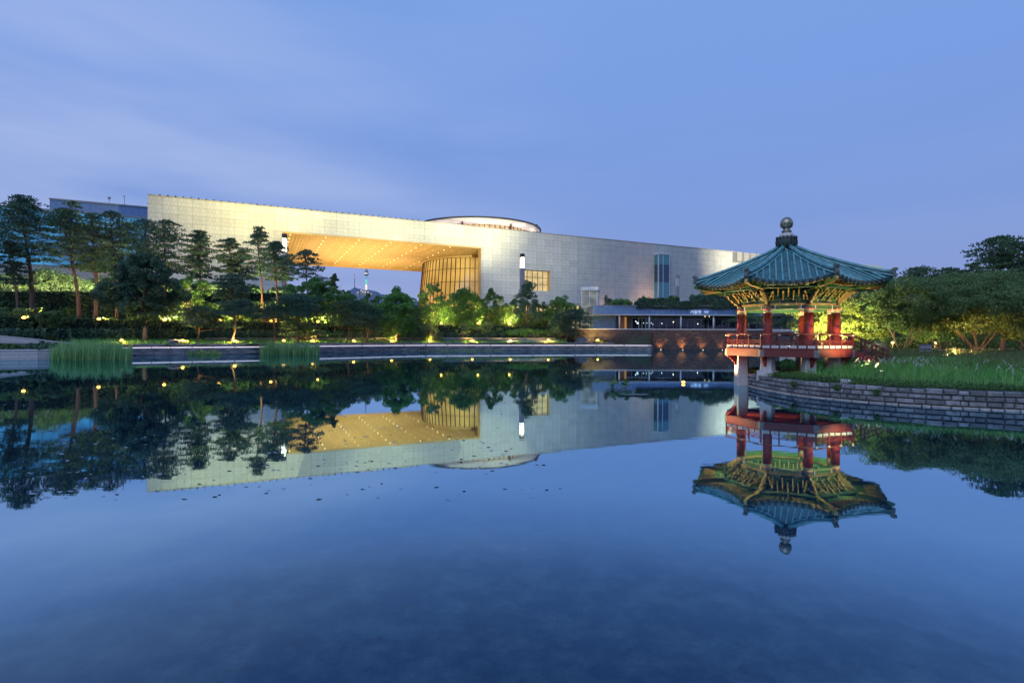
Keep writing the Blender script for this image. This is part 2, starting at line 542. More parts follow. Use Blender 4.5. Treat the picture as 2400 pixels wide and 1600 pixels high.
def watermat():
    m, n, l, b = nmat("pond_water")
    n.remove(b)
    ge = n.new("ShaderNodeNewGeometry")
    # murky bottom seen through the surface: algae and leaf litter
    t1 = n.new("ShaderNodeTexNoise")
    t1.inputs["Scale"].default_value = 2.2
    t1.inputs["Detail"].default_value = 10
    t1.inputs["Roughness"].default_value = 0.72
    l.new(ge.outputs["Position"], t1.inputs[0])
    m1 = n.new("ShaderNodeMapRange")
    m1.inputs[1].default_value = 0.44
    m1.inputs[2].default_value = 0.72
    l.new(t1.outputs[0], m1.inputs[0])
    mx = n.new("ShaderNodeMixRGB")
    mx.inputs[1].default_value = (0.004, 0.024, 0.062, 1)
    mx.inputs[2].default_value = (0.040, 0.080, 0.115, 1)
    l.new(m1.outputs[0], mx.inputs[0])
    t2 = n.new("ShaderNodeTexNoise")
    t2.inputs["Scale"].default_value = 3.6
    t2.inputs["Detail"].default_value = 9
    t2.inputs["Roughness"].default_value = 0.7
    t2.inputs["Distortion"].default_value = 0.6
    l.new(ge.outputs["Position"], t2.inputs[0])
    m2 = n.new("ShaderNodeMapRange")
    m2.inputs[1].default_value = 0.57
    m2.inputs[2].default_value = 0.70
    m2.inputs[4].default_value = 0.85
    l.new(t2.outputs[0], m2.inputs[0])
    mx2 = n.new("ShaderNodeMixRGB")
    l.new(m2.outputs[0], mx2.inputs[0])
    l.new(mx.outputs[0], mx2.inputs[1])
    mx2.inputs[2].default_value = (0.002, 0.006, 0.014, 1)
    df = n.new("ShaderNodeBsdfDiffuse")
    l.new(mx2.outputs[0], df.inputs[0])
    gl = n.new("ShaderNodeBsdfGlossy")
    gl.inputs["Color"].default_value = (0.62, 0.875, 1.0, 1)
    gl.inputs["Roughness"].default_value = 0.018
    # very calm surface: long low ripples
    mp_ = n.new("ShaderNodeMapping")
    mp_.inputs["Scale"].default_value = (0.5, 1.6, 1)
    mp_.inputs["Rotation"].default_value = (0, 0, R(8))
    l.new(ge.outputs["Position"], mp_.inputs[0])
    t3 = n.new("ShaderNodeTexNoise")
    t3.inputs["Scale"].default_value = 1.6
    t3.inputs["Detail"].default_value = 3
    l.new(mp_.outputs[0], t3.inputs[0])
    bp = n.new("ShaderNodeBump")
    t4 = n.new("ShaderNodeTexNoise")
    t4.inputs["Scale"].default_value = 0.05
    t4.inputs["Detail"].default_value = 3
    l.new(ge.outputs["Position"], t4.inputs[0])
    m4 = n.new("ShaderNodeMapRange")
    m4.inputs[1].default_value = 0.42
    m4.inputs[2].default_value = 0.62
    m4.inputs[3].default_value = 0.05
    m4.inputs[4].default_value = 0.17
    l.new(t4.outputs[0], m4.inputs[0])
    l.new(m4.outputs[0], bp.inputs["Strength"])
    bp.inputs["Distance"].default_value = 0.008
    l.new(t3.outputs[0], bp.inputs["Height"])
    l.new(bp.outputs[0], gl.inputs["Normal"])
    fr = n.new("ShaderNodeFresnel")
    fr.inputs[0].default_value = 1.33
    pw_ = n.new("ShaderNodeValToRGB")
    l.new(fr.outputs[0], pw_.inputs[0])
    e0 = pw_.color_ramp.elements
    e0[0].position = 0.0; e0[0].color = (.05, .05, .05, 1)
    e0[1].position = 1.0; e0[1].color = (1, 1, 1, 1)
    for p_, v_ in ((.05, .08), (.066, .13), (.10, .25), (.135, .45), (.2, .66), (.39, .80), (.7, .92)):
        q_ = e0.new(p_); q_.color = (v_, v_, v_, 1)
    ms = n.new("ShaderNodeMixShader")
    l.new(pw_.outputs[0], ms.inputs[0])
    l.new(df.outputs[0], ms.inputs[1])
    l.new(gl.outputs[0], ms.inputs[2])
    l.new(ms.outputs[0], n["Material Output"].inputs[0])
    return m
M["water"] = watermat()

def light(kind, name, loc, energy, color, parent=None, radius=0.1, target=None, angle=60, blend=0.5):
    d = bpy.data.lights.new(name, kind)
    d.energy = energy
    d.color = color
    d.shadow_soft_size = radius
    if kind == 'SPOT':
        d.spot_size = R(angle)
        d.spot_blend = blend
    o = bpy.data.objects.new(name, d)
    COL.objects.link(o)
    if parent is not None: o.parent = parent
    o.location = loc
    if target is not None:
        v = Vector(target) - Vector(loc)
        o.rotation_euler = v.to_track_quat('-Z', 'Y').to_euler()
    return o
WARM = (1.0, 0.60, 0.22)
# ================================================================ GROUND AND WATER
SH_PX = [-6000, -1400, -300, 0, 310, 600, 800, 1000, 1400, 1528, 1529, 1700, 2400, 3200, 7000]
SH_Y = [9, 34, 56, 62, 74, 82.5, 93.5, 105, 114, 114.5, 121.2, 121.2, 121.2, 118, 60]
def shoreY(px):
    return float(np.interp(px, SH_PX, SH_Y))

def prof(px, d):
    """height of the land d metres behind the shore line"""
    if d < .4: return -1.5
    right = min(max((px - 1325.0) / 12.0, 0.0), 1.0)
    pts = [(0, .93), (1.2, .93), (1.25, 1.45), (2.0, 1.5), (14, 2.2), (14.5, 5.1), (28, 5.6)]
    if px < 770: pts += [(31, 5.8), (31.5, 9.6), (60, 10.5), (90, 10.5)]
    else: pts += [(60, 8.5), (90, 10)]
    a = np.interp(d, [p[0] for p in pts], [p[1] for p in pts])
    dj = 121.6 - shoreY(px)
    if px < 1528.5: pb = [(0, 0.9), (1.2, .93), (1.25, 1.3), (dj, 1.35), (dj + .1, 4.56), (40, 4.6), (60, 9), (90, 10)]
    else: pb = [(0, 4.56), (34, 4.6), (54, 9), (84, 10)]
    b = np.interp(d, [p[0] for p in pb], [p[1] for p in pb])
    return float(a * (1 - right) + b * right)

def gz(px, Y):
    return prof(px, Y - shoreY(px))

def build_ground():
    dl = [-3, 0.38, 0.42, 1.18, 1.25, 2, 5, 7.3, 7.5, 9, 13.9, 14.45, 18, 23, 28, 30.9, 31.5, 34, 38, 46, 60, 90, 150, 300, 800, 2500, 7000]
    pxs = list(np.concatenate([[-6000, -3500, -2200, -1400, -900, -500, -300], np.arange(-200, 1325, 30), [1325, 1329, 1333, 1337, 1345], np.arange(1370, 1528, 30), [1528, 1529], np.arange(1570, 2400, 60), [2400, 2700, 3200, 4000, 5200, 7000]]))
    vs_ = []
    for px in pxs:
        s = shoreY(px)
        k = (px - 1200) / F
        for d in dl:
            Y = s + d
            vs_.append((k * Y, Y, prof(px, d)))
    nd = len(dl)
    fs_ = []
    for i in range(len(pxs) - 1):
        for j in range(nd - 1):
            a = i * nd + j
            fs_.append((a, a + nd, a + nd + 1, a + 1))
    # behind and beside the camera: a bank that reaches the horizon
    mb = MB()
    mb.add(vs_, fs_)
    kx0 = (pxs[0] - 1200) / F; kx1 = (pxs[-1] - 1200) / F
    L0 = (kx0 * 9, 9); R0 = (kx1 * 60, 60)
    mb.add([(kx0 * 7009, 7009, 10), (kx0 * 9, 9, 1.0), (-40, -6, 1.0), (-40, -7000, 3), (-7000, -7000, 3), (-7000, 1200, 3)],
           [(0, 1, 2, 3), (0, 3, 4, 5)])
    mb.add([(-40, -6, 1.0), (120, -6, 1.0), (120, -7000, 3), (-40, -7000, 3)], [(0, 1, 2, 3)])
    mb.add([(120, -6, 1.0), (R0[0], R0[1], 4.5), (kx1 * 7000, 7060, 10), (7000, -7000, 3), (120, -7000, 3)], [(0, 1, 2, 3), (0, 3, 4)])
    o = mb.build("ground", M["soil"])
    tag(o, "dark planted ground of the park around the pond", None, None, "structure")
build_ground()

w = MB()
w.add([(-75, -8, 0), (240, -8, 0), (240, 160, 0), (-75, 160, 0)], [(0, 1, 2, 3)])
tag(w.build("pond_water", M["water"]), "calm dark blue pond mirroring the museum and the pavilion", None, None, "structure")

# ---------------------------------------------------------------- leaf geometry
def rand_dirs(n, up=0.0):
    v = rng.normal(size=(n, 3))
    v[:, 2] += up
    v /= np.linalg.norm(v, axis=1)[:, None] + 1e-9
    return v

def leaf_verts(c, nrm, size, asp=0.55):
    """diamond leaves: centres c, facing nrm, half length size"""
    n = len(c)
    r = rng.normal(size=(n, 3))
    a = np.cross(nrm, r); a /= np.linalg.norm(a, axis=1)[:, None] + 1e-9
    b = np.cross(nrm, a)
    s = np.asarray(size).reshape(-1, 1) * np.ones((n, 1))
    v = np.empty((n, 4, 3))
    v[:, 0] = c - a * s; v[:, 1] = c - b * s * asp; v[:, 2] = c + a * s; v[:, 3] = c + b * s * asp
    return v.reshape(-1, 3)

def quads(n):
    return np.arange(n * 4).reshape(-1, 4)

def clumps_to_mesh(name, cc, cr, per, size, mt, up=0.35, flat=1.0, shell=0.75):
    """leaf clumps: centres cc (k,3), radii cr (k,), leaves per clump"""
    k = len(cc)
    n = k * per
    d = rand_dirs(n, 0.15)
    rad = np.repeat(cr, per) * (shell + (1.12 - shell) * rng.random(n) ** 0.6) * (0.5 + 0.5 * (rng.random(n) > 0.12))
    off = d * rad[:, None]
    off[:, 2] *= flat
    c = np.repeat(cc, per, axis=0) + off
    nr = d * 0.7 + rand_dirs(n, up) * 0.8
    nr /= np.linalg.norm(nr, axis=1)[:, None]
    sz = size * (0.6 + 0.8 * rng.random(n))
    return npmesh(name, leaf_verts(c, nr, sz), quads(n), mt)

def crown_broad(h0, h1, w, mt, kind='round', nclump=70, per=110, size=0.16, flat=0.75):
    """broadleaf crown of uneven lobes between heights h0 and h1, width w"""
    H = h1 - h0
    cc = []; cr_ = []
    lobes = [(rng.uniform(-.22, .22) * w, rng.uniform(-.22, .22) * w, rng.uniform(.25, .8)) for _ in range(6)]
    tries = 0
    while len(cc) < nclump and tries < 9000:
        tries += 1
        t = rng.random()
        if kind == 'round': pr = math.sqrt(max(0.0, 1 - (2 * t - 0.92) ** 2 * 0.92))
        elif kind == 'cone': pr = (1.0 - t) ** 0.75 * 0.98 + 0.06
        elif kind == 'umbrella': pr = 0.55 + 0.45 * math.sin(min(1, t * 1.5) * PI * 0.5) if t < 0.65 else 1.0 - ((t - .65) / .35) ** 2 * 0.8
        else: pr = 0.75 + 0.25 * math.sin(t * PI)
        a = rng.uniform(0, 2 * PI)
        wob = 1 + 0.32 * math.sin(2 * a + 7 * t + lobes[0][0] * 9) + 0.16 * math.sin(5 * a - 9 * t + lobes[1][0] * 9) + .1 * math.sin(11 * a + 17 * t)
        rr = (rng.random() ** 0.36) * pr * w / 2 * wob
        x, y, z = rr * math.cos(a), rr * math.sin(a), h0 + t * H + rng.normal() * .035 * H
        cc.append((x, y, z)); cr_.append(w * rng.uniform(.035, .10))
    return clumps_to_mesh("crown", np.array(cc), np.array(cr_), per, size, mt, flat=flat)

def pine_mesh(H, c0, width, tops='flat', pads=None, tuft=0.30, lean=(0, 0), dens=1.0, mt=None, npad=22, needle_up=1.0):
    """red pine: flattened needle pads on side branches. returns crown mesh, list of branch polylines"""
    P = []; branches = []
    n_lev = int(npad * 1.6)
    for i in range(n_lev):
        t = (i + rng.uniform(-.3, .3)) / (n_lev - 1)
        t = min(max(t, 0), 1)
        z = c0 + (H - c0) * (0.02 + 0.95 * t)
        if tops == 'flat': rw = width / 2 * (0.62 + 0.55 * math.sin(PI * min(1, t * 1.08 + 0.12))) * (1.0 if t < 0.85 else 0.62)
        elif tops == 'cone': rw = width / 2 * (1.05 - 0.8 * t)
        else: rw = width / 2 * (1.0 - 0.35 * t)
        rr = rw * rng.uniform(0.15, 1.0) * (1.22 if rng.random() < .16 else 1)
        if t > 0.93: rr *= 0.3
        a = i * 2.399 + rng.uniform(-.5, .5)
        cx = lean[0] * z / H + rr * math.cos(a)
        cy = lean[1] * z / H + rr * math.sin(a)
        pr = width * rng.uniform(0.10, 0.19) * (1 if t < 0.9 else 0.8)
        P.append((cx, cy, z, pr, a, t))
        branches.append([(lean[0] * (z - .06 * H) / H, lean[1] * (z - .06 * H) / H, z - 0.07 * (H - c0) - 0.1 * rr), (cx * 0.6, cy * 0.6, z - 0.02 * (H - c0) - 0.05 * rr), (cx, cy, z - 0.1)])
    V = []
    nt_ = 0
    for cx, cy, z, pr, a, t in P:
        n = int(95 * dens * max(0.5, (pr / (width * 0.145)) ** 2))
        ang = rng.uniform(0, 2 * PI, n); rad = pr * np.sqrt(rng.random(n))
        el = 1 + 0.55 * np.cos(ang - a) ** 2
        lump = 1 + 0.25 * np.sin(ang * 3 + a * 5)
        x = cx + rad * np.cos(ang) * el * lump; y = cy + rad * np.sin(ang) * el * lump
        q = rad / pr
        zz = z + (1 - q ** 2) * pr * 0.62 * .68 * (rng.random(n) - .12) - q * pr * 0.10 + rng.normal(size=n) * 0.07
        c = np.stack([x, y, zz], 1)
        # every tuft is three crossed narrow needle blades pointing up and outward
        out = np.stack([np.cos(ang) * q, np.sin(ang) * q, np.full(n, needle_up) + 0.3 * rng.random(n)], 1)
        out += rng.normal(size=(n, 3)) * 0.45
        out /= np.linalg.norm(out, axis=1)[:, None]
        for k in range(3):
            s_ = rng.normal(size=(n, 3)); side_ = np.cross(out, s_); side_ /= np.linalg.norm(side_, axis=1)[:, None]
            d2 = out + side_ * rng.uniform(-.5, .5, (n, 1)); d2 /= np.linalg.norm(d2, axis=1)[:, None]
            Ln = tuft * (0.7 + 0.6 * rng.random((n, 1)))
            wd = Ln * 0.20
            v = np.empty((n, 4, 3))
            v[:, 0] = c; v[:, 1] = c + d2 * Ln * .55 + side_ * wd; v[:, 2] = c + d2 * Ln; v[:, 3] = c + d2 * Ln * .55 - side_ * wd
            V.append(v.reshape(-1, 3)); nt_ += n
    me = npmesh("crown", np.concatenate(V), quads(nt_), mt)
    return me, branches

def trunk_mesh(H, r0, r1, lean=(0, 0), bend=0.0, branches=(), n=9, mt=None, base=-0.4, br=0.35):
    mb = MB()
    pts = []; rad = []
    k = 8
    for i in range(k + 1):
        t = i / k
        wv = bend * math.sin(t * PI * 1.5)
        pts.append((lean[0] * t + wv, lean[1] * t + wv * .5, base + (H - base) * t))
        rad.append(r0 * (1 - t) + r1 * t + (r0 * 0.25 if i == 0 else 0))
    mb.tube(pts, rad, n)
    for b in branches:
        mb.tube(b, [r1 * br * 3, r1 * br * 2, r1 * br], 5)
    return mb.mesh("trunk", mt)

def limbs(h_split, n, spread, top, rr=1.0):
    out = []
    for i in range(n):
        a = i * 2 * PI / n + rng.uniform(-.5, .5)
        s = spread * rng.uniform(.5, 1.0)
        z1 = h_split + (top - h_split) * rng.uniform(.5, .95)
        out.append([(0, 0, h_split * rng.uniform(.75, 1.0)), (s * .45 * math.cos(a), s * .45 * math.sin(a), h_split + (z1 - h_split) * .45), (s * math.cos(a), s * math.sin(a), z1)])
    return out

def tree(name, label, px, Y, crown, trunk, group=None, zb=None, cat="tree", rz=0.0, sc_=1.0):
    z = gz(px, Y) if zb is None else zb
    t = thing(name, label, cat, ((px - 1200) / F * Y, Y, z), rz, group)
    t.scale = (sc_, sc_, sc_)
    inst("trunk", trunk, t)
    inst("crown", crown, t)
    return t

# ================================================================ MUSEUM
P0 = Vector((-126.0, 185.0, 0.0))
UX = Vector((375.0, 176.0, 0)).normalized()
ANG = math.atan2(UX.y, UX.x)
def u_at(px):
    s = (px - 1200) / F
    return (s * P0.y - P0.x) / (UX.x - s * UX.y)
def z_fac(px, py):
    u = u_at(px); Y = P0.y + UX.y * u
    return CAMZ + (hor(px) - py) / F * Y
ROOF = 51.5
U1, U2, UE = u_at(661), u_at(1127), u_at(2068)
UW0, UW1 = u_at(1227), u_at(1289)
ZW0, ZW1 = z_fac(1258, 681), z_fac(1258, 633.5)
CE = 42.2
UN = u_at(1724)
museum = thing("museum_building", "long pale stone museum with a floodlit wall and a huge open gateway, across the pond", "museum", (P0.x, P0.y, 0), ANG)
D = 88.0
mb = MB()
G0 = 7.0
mb.box(0, 0.12, G0, U1, D, ROOF - .3)
mb.box(U1, 0.12, CE + .3, U2, D, ROOF - .3)
UB = UW0 - .5
mb.box(U2, 0.12, G0, UB, 3.4, ROOF - .3)
mb.box(U2, 3.4, CE + .3, UB, D, ROOF - .3)
mb.box(UB, 0.12, G0, UW0, D, ROOF - .3)
mb.box(UW0, 0.12, G0, UW1, D, ZW0)
mb.box(UW0, 2.4, ZW0, UW1, D, ZW1)
mb.box(UW0, 0.12, ZW1, UW1, D, ROOF - .3)
mb.box(UW1, 0.12, G0, UN, D, ROOF - .3)
mb.box(UN, 0.12, G0, UE, D, ROOF - 5.2)
mb.box(UN, 3.0, ROOF - 5.2, UE, D, ROOF - 1.2)
mb.build("wall_core", M["joint"], museum)
# comb of slots at the roof edge near the east end
su = UN + 1.2
pitch = 5.6
tb = MB().chbox(0, 0, 0, 3.6, 3.4, 5.2, 0.05)
tooth = tb.mesh("parapet_fin", M["concrete"])
UC = u_at(1900)
MB().box(UC, 0.0, ROOF - 5.2, UE, 2.98, ROOF - .3).build("parapet", M["panel"], museum)
while su < UC - 4:
    inst("parapet_fin", tooth, museum, (su, 0.0, ROOF - 5.2))
    su += pitch
# coping
for (a, b_) in ((0, UN),):
    MB().box(a, -0.18, ROOF - .3, b_, D, ROOF).build("coping", M["concrete"], museum)
# cladding panels: module 8.9 m x 2.93 m
mod, rowh = 4.46, 2.93
rows = int((ROOF - .3 - G0) / rowh)
pm = MB().chbox(0.035, 0, 0.035, mod - .035, 0.13, rowh - .035, 0.012).mesh("panel", M["panel"])
spots = []
for i in range(int(UE / mod)):
    u0 = i * mod; u1 = u0 + mod
    for j in range(rows):
        z1 = ROOF - .3 - j * rowh; z0 = z1 - rowh
        if u1 > U1 + .3 and u0 < U2 - .3 and z0 < CE - .2: continue
        if u1 > UW0 and u0 < UW1 and z0 < ZW1 and z1 > ZW0: continue
        if u0 > UN - mod and z1 > ROOF - 5.4: continue
        if z0 < 11: continue
        Y = P0.y + UX.y * (u0 + mod / 2)
        spots.append((Y, u0, z0))
spots.sort()
for Y, u0, z0 in spots[:300]:
    inst("panel", pm, museum, (u0, 0, z0))
big = MB()
for Y, u0, z0 in spots[300:]:
    T = Matrix.Translation((u0, 0, z0))
    big.chbox(0.035, 0, 0.035, mod - .035, 0.13, rowh - .035, 0.012, 0, T)
# cut pieces around openings
def strip(a, b_, z0, z1):
    big.chbox(a + .03, 0, z0 + .03, b_ - .03, 0.13, z1 - .03, 0.012)
j = int((ROOF - .3 - CE) / rowh)
zlow = ROOF - .3 - j * rowh
n_ = int((U2 - U1) / mod)
for i in range(n_ + 1):
    a = max(U1, (int(U1 / mod) + i) * mod); b_ = min(U2, (int(U1 / mod) + i + 1) * mod)
    if b_ - a > .3: strip(a, b_, CE + .35, zlow)
iL = int(U1 / mod); iR = int(U2 / mod)
for jj in range(j, rows):
    z1 = ROOF - .3 - jj * rowh; z0 = z1 - rowh
    if z0 < 11: continue
    if jj == j: z1 = min(z1, CE + .35)
    if U1 - iL * mod > .3: strip(iL * mod, U1, z0, z1)
    if (iR + 1) * mod - U2 > .3: strip(U2, (iR + 1) * mod, z0, z1)
i0 = int(UW0 / mod); i1 = int(UW1 / mod)
for jj in range(rows):
    z1 = ROOF - .3 - jj * rowh; z0 = z1 - rowh
    if z0 < ZW1 and z1 > ZW0:
        if UW0 - i0 * mod > .3: strip(i0 * mod, UW0, z0, z1)
        if (i1 + 1) * mod - UW1 > .3: strip(UW1, (i1 + 1) * mod, z0, z1)
        for i in range(i0, i1 + 1):
            a = max(i * mod, UW0); b_ = min((i + 1) * mod, UW1)
            if z1 > ZW1 + .3 and z0 < ZW1: strip(a, b_, ZW1, z1)
            if z0 < ZW0 - .3 and z1 > ZW0: strip(a, b_, z0, ZW0)
big.build("panel_field", M["panel"], museum)["kind"] = "stuff"
# soffit of the gateway, boards running inwards, with lights
cs = MB()
for i in range(int((UB - U1) / 1.3)):
    a = U1 + 0.02 + i * 1.3
    cs.box(a, 0.5 if a < U2 - 1.3 else 3.5, CE, min(a + 1.18, UB - .02), D - 1.0, CE + .3)
o = cs.build("ceiling_boards", M["ceil"], museum); o["kind"] = "stuff"
MB().box(U1, 0.13, CE - .35, U2, .5, CE + .299).build("ceiling_edge", M["ceil"], museum)
MB().box(U1, D - 1.0, CE - 1.3, UB, D, CE + .299).build("ceiling_edge", M["ceil"], museum)
MB().box(U1 + .2, 0.7, CE - .22, U2 - .2, 1.0, CE - .03).build("light_line", M["led"], museum)
MB().box(U2 - .05, 0.12, G0, U2 - .005, 3.38, CE - .36).build("gateway_reveal", M["ceil"], museum)
MB().box(U1 + .005, 0.12, G0, U1 + .05, 3.4, CE - .36).build("gateway_reveal", M["ceil"], museum)
dm = MB().lathe([(0.22, 0), (0.22, 0.06)], 10).mesh("downlight", M["down"])
dm2 = MB().lathe([(0.17, 0), (0.17, 0.06)], 8).mesh("downlight", M["down2"])
for i, uu in enumerate(np.arange(U1 + 3, U2 - 2, 4.35)):
    bright = i % 3 == 0
    for v in np.arange(5 + (i % 3) * 1.5, D - 3, 8.6):
        if math.hypot(uu - 141, v - 48) < 31: continue
        inst("downlight", dm if bright else dm2, museum, (uu, v, CE - .07))
# window near the middle of the wall
wf = MB()
wf.box(UW0, 0.12, ZW0 - .12, UW1, 2.4, ZW0).box(UW1 - .1, 0.12, ZW0, UW1 + .02, 2.4, ZW1)
wn = wf.build("window", M["ceil"], museum)
nb = 5; bw = (UW1 - .12 - UW0) / nb; hh = (ZW1 - ZW0) / 3
pgl = MB().box(0.1, 0, 0.1, bw - .1, 0.08, hh - .1).mesh("pane", M["litglass"])
for i in range(nb):
    for k in range(3): inst("pane", pgl, wn, (UW0 + i * bw, 2.2, ZW0 + k * hh))
mm_ = MB()
for i in range(nb + 1): mm_.box(UW0 + i * bw - .12, 1.95, ZW0, UW0 + i * bw + .12, 2.35, ZW1)
for k in range(4): mm_.box(UW0, 2.0, ZW0 + k * hh - .1, UW1 - .12, 2.3, ZW0 + k * hh + .1)
mm_.build("mullion", M["mullion"], wn)
# projecting glass bay
B0, B1 = u_at(1533), u_at(1559.5)
ZB1 = z_fac(1545, 598.5)
bay = MB().box(B0, -3.0, 9, B1, 0.0, ZB1).build("glass_bay", M["joint"], museum)
fr_ = MB()
fr_.box(B0 - .25, -3.5, ZB1, B1 + .25, 0, ZB1 + .6)
for uu in (B0, B0 + 2.9, B1 - .35): fr_.box(uu, -3.22, 9, uu + .35, -3.1, ZB1)
fr_.box(B0 - .12, -3.2, 9, B0 - .02, -2.9, ZB1)
fr_.build("bay_frame", M["white"], bay)
zz = 10.0
rowz = list(np.arange(10.0, ZB1 - .5, 3.05))
for k, z_ in enumerate(rowz):
    z2 = min(z_ + 2.95, ZB1 - .05)
    f_ = (z_ - 10) / (ZB1 - 10)
    mt_ = M["bayglow"] if k == 2 else (M["bayglass2"] if (f_ < .52 or f_ > .84) else M["bayglass"])
    MB().box(B0 + .35, -3.09, z_, B0 + 2.88, -3.01, z2).build("pane", mt_, bay)
    MB().box(B0 + 3.27, -3.09, z_, B1 - .36, -3.01, z2).build("pane", mt_, bay)
    MB().box(B0 - .06, -2.88, z_, B0 - .01, -.05, z2).build("pane", mt_, bay)
# round gallery drum standing in the gateway
DC = (141.0, 48.0)
drum = MB()
RT, RB = 28.6, 32.0
ZD0 = 7.5
a_all = 96
drum.lathe([(RB - .5, ZD0), (RT - .5, CE)], a_all, (DC[0], DC[1], 0))
dr = drum.build("gallery_drum", M["joint"], museum)
MB().lathe([(RT + 1.1, CE - 1.1), (RT + 1.3, CE - .05), (RT - 1, CE - .02), (RT - 1, CE - 1.12)], a_all, (DC[0], DC[1], 0)).build("drum_rim", M["ceil"], dr)
def cone_r(z): return RB + (RT - RB) * (z - ZD0) / (CE - ZD0)
lev = [10.2, 16.6, 23.0, 29.4, 35.8, CE - 1.1]
step_a = 2 * PI / 76
mul = MB(); npn = 0
for k in range(76):
    a0 = k * step_a
    am = a0 + step_a / 2
    if not (PI * 0.72 < am % (2 * PI) < PI * 1.72): continue
    for li in range(5):
        z0, z1 = lev[li] + .14, lev[li + 1] - .14
        vs_ = []
        for (aa, zz_) in ((a0 + .006, z0), (a0 + step_a - .006, z0), (a0 + step_a - .006, z1), (a0 + .006, z1)):
            for rr in (cone_r(zz_), cone_r(zz_) - .2):
                vs_.append((DC[0] + rr * math.cos(aa), DC[1] + rr * math.sin(aa), zz_))
        MB().add(vs_, [(0, 2, 4, 6), (7, 5, 3, 1), (0, 1, 3, 2), (2, 3, 5, 4), (4, 5, 7, 6), (6, 7, 1, 0)]).build("pane", M["drumglass"], dr)
    r0, r1 = cone_r(ZD0) + .22, cone_r(CE - 1.1) + .22
    mul.tube([(DC[0] + r0 * math.cos(a0), DC[1] + r0 * math.sin(a0), ZD0), (DC[0] + r1 * math.cos(a0), DC[1] + r1 * math.sin(a0), CE - 1.1)], 0.2, 4)
mul.build("mullion", M["mullion"], dr)
tr_ = MB()
for z_ in lev[:-1]:
    tr_.lathe([(cone_r(z_) - .1, z_ - .12), (cone_r(z_) + .12, z_ - .12), (cone_r(z_) + .12, z_ + .12), (cone_r(z_) - .1, z_ + .12)], a_all, (DC[0], DC[1], 0), smooth=False)
tr_.build("transom", M["mullion"], dr)
# round roof with an overhanging rim
rt = MB().lathe([(29.6, ROOF - .2), (29.6, 57.2)], 96, (DC[0], DC[1], 0)).build("rooftop_rotunda", M["joint"], museum)
MB().lathe([(30.0, 57.0), (33.6, 59.4), (34.0, 59.8), (30.0, 60.6), (4, 61.0)], 120, (DC[0], DC[1], 0)).build("rotunda_roof", M["white"], rt)
MB().lathe([(33.62, 59.3), (34.15, 59.35), (34.15, 60.0), (33.5, 60.05)], 120, (DC[0], DC[1], 0)).build("roof_rim", M["dark_metal"], rt)
ml2 = MB()
for k in range(72):
    a0 = k * 2 * PI / 72
    if not (PI * 0.9 < a0 < PI * 2.05): continue
    aa, ab = a0 + .008, a0 + 2 * PI / 72 - .008
    vs_ = []
    for a_, z_ in ((aa, 51.6), (ab, 51.6), (ab, 56.9), (aa, 56.9)):
        for rr in (29.85, 29.65): vs_.append((DC[0] + rr * math.cos(a_), DC[1] + rr * math.sin(a_), z_))
    MB().add(vs_, [(0, 2, 4, 6), (7, 5, 3, 1), (0, 1, 3, 2), (2, 3, 5, 4), (4, 5, 7, 6), (6, 7, 1, 0)]).build("pane", M["clereglass"], rt)
    ml2.tube([(DC[0] + 30.0 * math.cos(a0), DC[1] + 30.0 * math.sin(a0), 51.5), (DC[0] + 30.0 * math.cos(a0), DC[1] + 30.0 * math.sin(a0), 57.0)], .24, 4)
    if k % 9 == 2:
        ml2.tube([(DC[0] + 31.2 * math.cos(a0), DC[1] + 31.2 * math.sin(a0), 51.5), (DC[0] + 31.2 * math.cos(a0), DC[1] + 31.2 * math.sin(a0), 58.2)], .45, 8)
ml2.build("mullion", M["mullion"], rt)
for k in range(18):
    a0 = PI * 0.95 + k * PI * 1.1 / 17
    light('POINT', "soffit_light", (DC[0] + 31.9 * math.cos(a0), DC[1] + 31.9 * math.sin(a0), 54.6), 520, (1.0, 0.78, 0.62), museum, 0.3)
# roof edge lamp brackets
rb = MB().box(-.22, -.55, -.1, .22, .1, .25).mesh("roof_bracket", M["dark_metal"])
for i in range(40):
    inst("roof_bracket", rb, museum, (3.6 + i * 2.35, 0, ROOF + .02))
# uplights under the gateway
for uu, vv, e in ((56, 14, 1), (78, 18, 1), (98, 12, .8), (60, 44, 1), (84, 46, 1), (62, 72, 1.1), (88, 74, 1), (104, 70, .7)):
    light('SPOT', "gateway_uplight", (uu, vv, 12.0), 40000 * e, (1.0, 0.74, 0.38), museum, 0.5, (uu + 2, vv, CE), 118, 0.8)
# roof masts
for px_, h_ in ((1728 - 20, 0),):
    pass
an = MB().tube([(u_at(1271), 6, ROOF), (u_at(1271), 6, ROOF + 4.2)], .08, 5).box(u_at(1271) - .3, 5.7, ROOF + 4.2, u_at(1271) + .3, 6.3, ROOF + 5).build("roof_mast", M["dark_metal"], museum)

